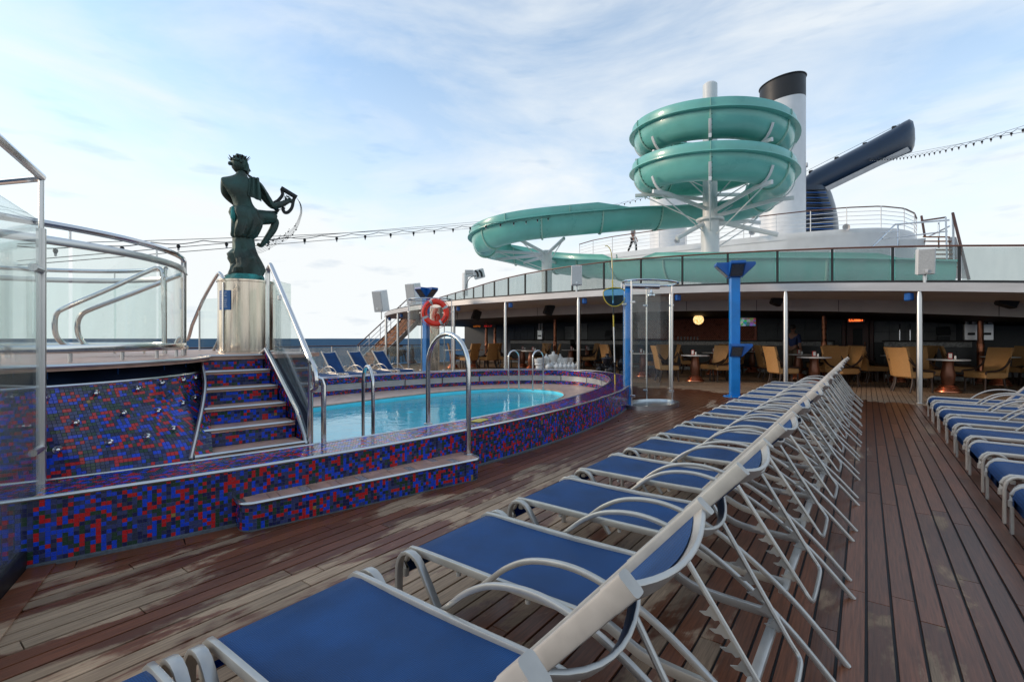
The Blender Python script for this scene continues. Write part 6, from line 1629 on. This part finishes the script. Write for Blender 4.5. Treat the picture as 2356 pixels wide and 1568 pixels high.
# raised splash walls on the outside of bends (with sloped ends)
Lc = None
s_end_coil = next(i for i, p in enumerate(fl) if (p-path[-14]).length < .25)
def wall(i0, i1, side, h=.31, fade=6):
    for k0 in range(i0, i1, seg):
        k1 = min(i1, k0+seg); rows = []
        for i in range(k0, k1+1):
            T_, N_ = frame(i); f = min(1, (i-i0)/fade, (i1-i)/fade) if True else 1; hh = h*max(.02, f)
            o_ = N_*side
            rows.append([fl[i]+o_*(HW+.0), fl[i]+o_*(HW+.05)+Vector((0, 0, hh*.6)), fl[i]+o_*(HW+.02)+Vector((0, 0, hh)), fl[i]+o_*(HW+.065)+Vector((0, 0, hh+.012)), fl[i]+o_*(HW+.09)+Vector((0, 0, hh*.6)), fl[i]+o_*(HW+.05)])
        obj('splash_wall', MB().grid(rows, closed=True), M['teal'], sl_, smooth=50)
        T_, N_ = frame(k0); o_ = N_*side
        if k0 > i0:
            j_ = MB().bar([fl[k0]+o_*(HW+.06), fl[k0]+o_*(HW+.105)+Vector((0, 0, h*.6)), fl[k0]+o_*(HW+.075)+Vector((0, 0, h))], .06, .02, up=T_); obj('wall_joint', j_, M['tealflange'], sl_)
T_, N_ = frame(20); outer = 1 if (fl[20]+N_-Vector((cz.x, cz.y, fl[20].z))).length > (fl[20]-Vector((cz.x, cz.y, fl[20].z))).length else -1
wall(0, s_end_coil+10, outer)
def near_i(p): return min(range(s_end_coil, len(fl)), key=lambda i: (fl[i]-p).length)
iA, iB, iC, iD = near_i(tail[0]), near_i(tail[1]), near_i(tail[8]), near_i(tail[12])
# left loop bends the other way: outer wall on its outside
lm = near_i(tail[5]); T_, N_ = frame(lm); cen = (tail[3]+tail[8])/2; so_ = 1 if (fl[lm]+N_-cen).length > (fl[lm]-cen).length else -1
wall(iB+2, near_i(tail[11]), so_)
wall(near_i(tail[11])+4, len(fl)-2, -so_ if False else so_, .36)
# white poles and arms
pole_t = thing('slide_tower', 'thick white central pole with braces carrying the slide coils', 'pole', (cz.x, cz.y, 2.7), world=True)
zt = HC+(778-193)/FPX*d0
obj('pole', MB().lathe([(.34, 2.5), (.34, 6.0), (.27, 6.05), (.27, zt-.05), (.2, zt+.02), (.0001, zt+.03)], 24, (cz.x, cz.y, 0)), M['white'], pole_t)
zf = HC+(778-506)/FPX*d0
obj('collar', MB().lathe([(.28, zf-.04), (.52, zf-.04), (.52, zf+.04), (.28, zf+.04)], 24, (cz.x, cz.y, 0)), M['white'], pole_t)
for un, a in ((342, -.75), (342, .0), (335, .75), (326, 1.45), (364, -1.45), (421, -.75), (421, 0), (413, .75), (406, 1.5), (444, -1.5), (310, 2.4), (375, 2.6), (455, 3.0)):
    e = cpos(a, za_(un)-DP-.10); vd = (e-Vector((cz.x, cz.y, e.z))).normalized()
    obj('arm', MB().bar([Vector((cz.x, cz.y, e.z-.35))+vd*.2, e-vd*.15, e+vd*.55], .10, .14), M['white'], pole_t)
    sd2 = Vector((-vd.y, vd.x, 0)); pp = [cpos(a, za_(un))+vd*((HW+.03)*math.cos(q))+Vector((0, 0, -.04-(DP+.03)*math.sin(q))) for q in [PI*.12+k*PI*.38/8 for k in range(9)]]
    obj('saddle_strap', MB().bar(pp, .04, .10, up=sd2), M['white'], pole_t)
    obj('tie_rod', MB().tube([e+vd*.3, Vector((cz.x, cz.y, e.z-1.3))+vd*.25], .022, 6), M['white'], pole_t)
for u, v, dd in ((1557, 548, 18.6), (1790, 540, 18.2)): obj('stay', MB().tube([Vector((cz.x, cz.y, zf)), Q(u, v, dd)], .09, 10), M['white'], pole_t)
lp = Q(1258, 778, 22.4); lt = thing('slide_support_pole', 'white pole with four arms holding the left slide loop', 'pole', (lp.x, lp.y, 2.7), world=True)
obj('pole', MB().lathe([(.24, 2.5), (.24, 5.35), (.0001, 5.36)], 20, (lp.x, lp.y, 0)), M['white'], lt)
for e in (Q(1197, 552, 20.9), Q(1298, 548, 20.6), Q(1140, 578, 22.6), Q(1143, 596, 24.2), Q(1200, 605, 25), Q(1290, 606, 24)):
    c_ = Vector((lp.x, lp.y, min(5.2, e.z-.1))); obj('arm', MB().bar([c_, e], .10, .13), M['white'], lt); obj('tie_rod', MB().tube([e, Vector((lp.x, lp.y, e.z-.9))], .02, 6), M['white'], lt)

# ================================================================ STRING LIGHTS
def string(a, b, n, sag, label, wires):
    t = thing('string_lights', label, 'string lights', a, world=True, group='string lights over the deck')
    f = lambda k: a.lerp(b, k)-Vector((0, 0, sag*4*k*(1-k)))
    obj('carrier_wire', MB().tube([f(i/60)+Vector((0, 0, .03)) for i in range(61)], .006, 5), M['cable'], t)
    pts = []
    for i in range(n*8+1):
        k = i/(n*8); pts.append(f(k)-Vector((0, 0, .05*abs(math.sin(PI*i/8)))))
    obj('cord', MB().tube(pts, .008, 5), M['cable'], t)
    for i in range(n):
        p = f((i+.5)/n)-Vector((0, 0, .06))
        s_ = obj('lamp_holder', MB().lathe([(.025, 0), (.034, -.025), (.016, -.075)], 8, p), M['black'], t)
        obj('bulb', MB().ball(p-Vector((0, 0, .09)), .02, 8), M['bulb'], None).parent = s_
    for (w0, w1) in wires: obj('stay_wire', MB().tube([w0, w1], .007, 5), M['cable'], t)
string(Q(40, 566, 7.0), Q(1500, 448, 30), 34, .55, 'left string of small bulbs slung past the statue to the slide', [(Q(40, 600, 7.0), Q(1150, 506, 26)), (Q(40, 610, 7.2), Q(1150, 520, 26))])
string(Q(2000, 364, 33), Q(2470, 255, 11.5), 34, .35, 'right string of small bulbs running from the funnel wing', [(Q(2000, 370, 33), Q(2470, 282, 12))])

# ================================================================ PEOPLE
def person(p, rz, label, joints, edges, radii, parts, head, hairc='hair'):
    t = thing('person', label, 'person', p, rz)
    o_ = skin('body', joints, edges, radii, M['skin'], t, 2)
    h = MB().ball(head, .10, 14, (.82, .95, 1.12)); h.ball(head+Vector((0, -.10, -.01)), .018, 6, (.8, 1.2, 1.3))
    for s in (-1, 1): h.ball(head+Vector((s*.082, .0, -.005)), .024, 6, (.4, .8, 1.2))
    hd = obj('head', h, M['skin'], t, smooth=80)
    for s in (-1, 1): obj('eye', MB().ball(head+Vector((s*.033, -.088, .012)), .010, 6), M['blackink'], None).parent = hd
    obj('mouth', MB().box(head+Vector((0, -.092, -.05)), (.045, .008, .008)), M['red'], None).parent = hd
    hr_ = MB().ball(head+Vector((0, .018, .028)), .104, 12, (.86, .92, 1.02)); obj('hair', hr_, M[hairc], t, smooth=80)
    for nm, m2, jj, ee, rr2 in parts: skin(nm, jj, ee, rr2, M[m2], t, 2)
    return t
V = lambda *a: Vector(a)
def fingers(): return None
def stand_joints(stride=.0, armf=0.0):
    J_ = [V(0, 0, .95), V(0, -.01, 1.15), V(0, 0, 1.38), V(0, 0, 1.50), V(0, -.01, 1.58),
          V(.20, 0, 1.40), V(.25, .02, 1.12), V(.24, -.12-armf, .92), V(.23, -.17-armf, .82),
          V(-.20, 0, 1.40), V(-.25, .02, 1.12), V(-.24, -.08, .90), V(-.235, -.10, .80),
          V(.10, 0, .88), V(.11, -.02-stride*.5, .50), V(.11, .06-stride, .08), V(.12, -.10-stride, .035),
          V(-.10, 0, .88), V(-.11, .02+stride*.4, .50), V(-.11, .06+stride*1.1, .10), V(-.12, -.06+stride*1.1, .035)]
    E_ = [(0, 1), (1, 2), (2, 3), (3, 4), (2, 5), (5, 6), (6, 7), (7, 8), (2, 9), (9, 10), (10, 11), (11, 12), (0, 13), (13, 14), (14, 15), (15, 16), (0, 17), (17, 18), (18, 19), (19, 20)]
    return J_, E_
Rb = [(.15, .11), (.14, .10), (.16, .10), .06, .055, .065, .045, .035, .038, .065, .045, .035, .038, .09, .065, .042, .04, .09, .065, .042, .04]
def dressed(J_, E_, shirt, trou):
    g = .014
    sh = [J_[i] for i in (0, 1, 2, 5, 6, 9, 10)]; se = [(0, 1), (1, 2), (2, 3), (3, 4), (2, 5), (5, 6)]; sr_ = [(.165, .125), (.155, .115), (.175, .115), .08, .062, .08, .062]
    tr_ = [J_[0]+V(0, 0, .04), J_[13], J_[14], J_[15], J_[17], J_[18], J_[19]]; te = [(0, 1), (1, 2), (2, 3), (0, 4), (4, 5), (5, 6)]; tr2 = [(.16, .12), .105, .080, .062, .105, .080, .062]
    return [('shirt', shirt, sh, se, sr_), ('trousers', trou, tr_, te, tr2)]
def add_hands(t, J_, ids):
    for i in ids:
        hb = MB().ball(J_[i]-V(0, 0, .02), .04, 8, (.5, .9, 1.1))
        for f in range(4): hb.tube([J_[i]+V(0, -.03+.02*f, -.04), J_[i]+V(0, -.035+.02*f, -.09-.008*(1.5-abs(f-1.5))), J_[i]+V(0, -.045+.018*f, -.12)], .009, 6)
        hb.tube([J_[i]+V(0, -.03, -.01), J_[i]+V(0, -.055, -.05)], .010, 6)
        obj('hand', hb, M['skin'], t, smooth=80)
def add_shoes(t, J_):
    for i in (15, 19): obj('shoe', MB().box(J_[i]+V(0, -.06, -.045+0.0), (.09, .26, .07), ch=.025), M['black'], t)
J_, E_ = stand_joints(.22)
pp = Q(1457, 574, 30.5); pp.z = ZD
tp = person(pp, facing(pp)+rad(70), 'person in grey shirt and black trousers walking on the upper deck', J_, E_, Rb, dressed(J_, E_, 'greyshirt', 'blacktrousers'), V(0, -.02, 1.66)); add_hands(tp, J_, (8, 12)); add_shoes(tp, J_)
J_, E_ = stand_joints(.04, .1)
pp = rayY(1824, 19.6, 0); tp = person(pp, facing(pp)+rad(150), 'person in dark blue shirt and khaki trousers standing at the bar', J_, E_, Rb, dressed(J_, E_, 'blueshirt', 'khaki'), V(0, -.02, 1.66)); add_hands(tp, J_, (8, 12)); add_shoes(tp, J_)
# seated reader at the left table
J_ = [V(0, .05, .56), V(0, .06, .78), V(0, .03, 1.02), V(0, .0, 1.13), V(0, -.02, 1.20), V(.19, .02, 1.03), V(.25, -.02, .78), V(.16, -.24, .88), V(.10, -.30, .95),
      V(-.19, .02, 1.03), V(-.25, -.02, .78), V(-.16, -.24, .86), V(-.10, -.30, .93), V(.10, -.02, .55), V(.12, -.44, .58), V(.10, -.52, .10), V(.10, -.64, .05), V(-.10, -.02, .55), V(-.05, -.46, .66), V(.12, -.66, .52), V(.16, -.76, .56)]
E_ = stand_joints()[1]
ps = P(911, 834, 0); ps = ps+right*.0
tp = person(ps, math.atan2(right.y, right.x)+PI/2, 'seated bald person in dark blue shirt at the table by the outside stairs', J_, E_, Rb, [('shirt', 'blueshirt', [J_[i] for i in (0, 1, 2, 5, 6, 9, 10)], [(0, 1), (1, 2), (2, 3), (3, 4), (2, 5), (5, 6)], [(.165, .13), (.155, .12), (.17, .115), .08, .062, .08, .062]),
     ('shorts', 'blacktrousers', [J_[0], J_[13], J_[14].lerp(J_[13], .25), J_[17], J_[18].lerp(J_[17], .25)], [(0, 1), (1, 2), (0, 3), (3, 4)], [.15, .11, .095, .11, .095])], V(0, -.03, 1.29), 'skin')
add_hands(tp, J_, (8, 12))
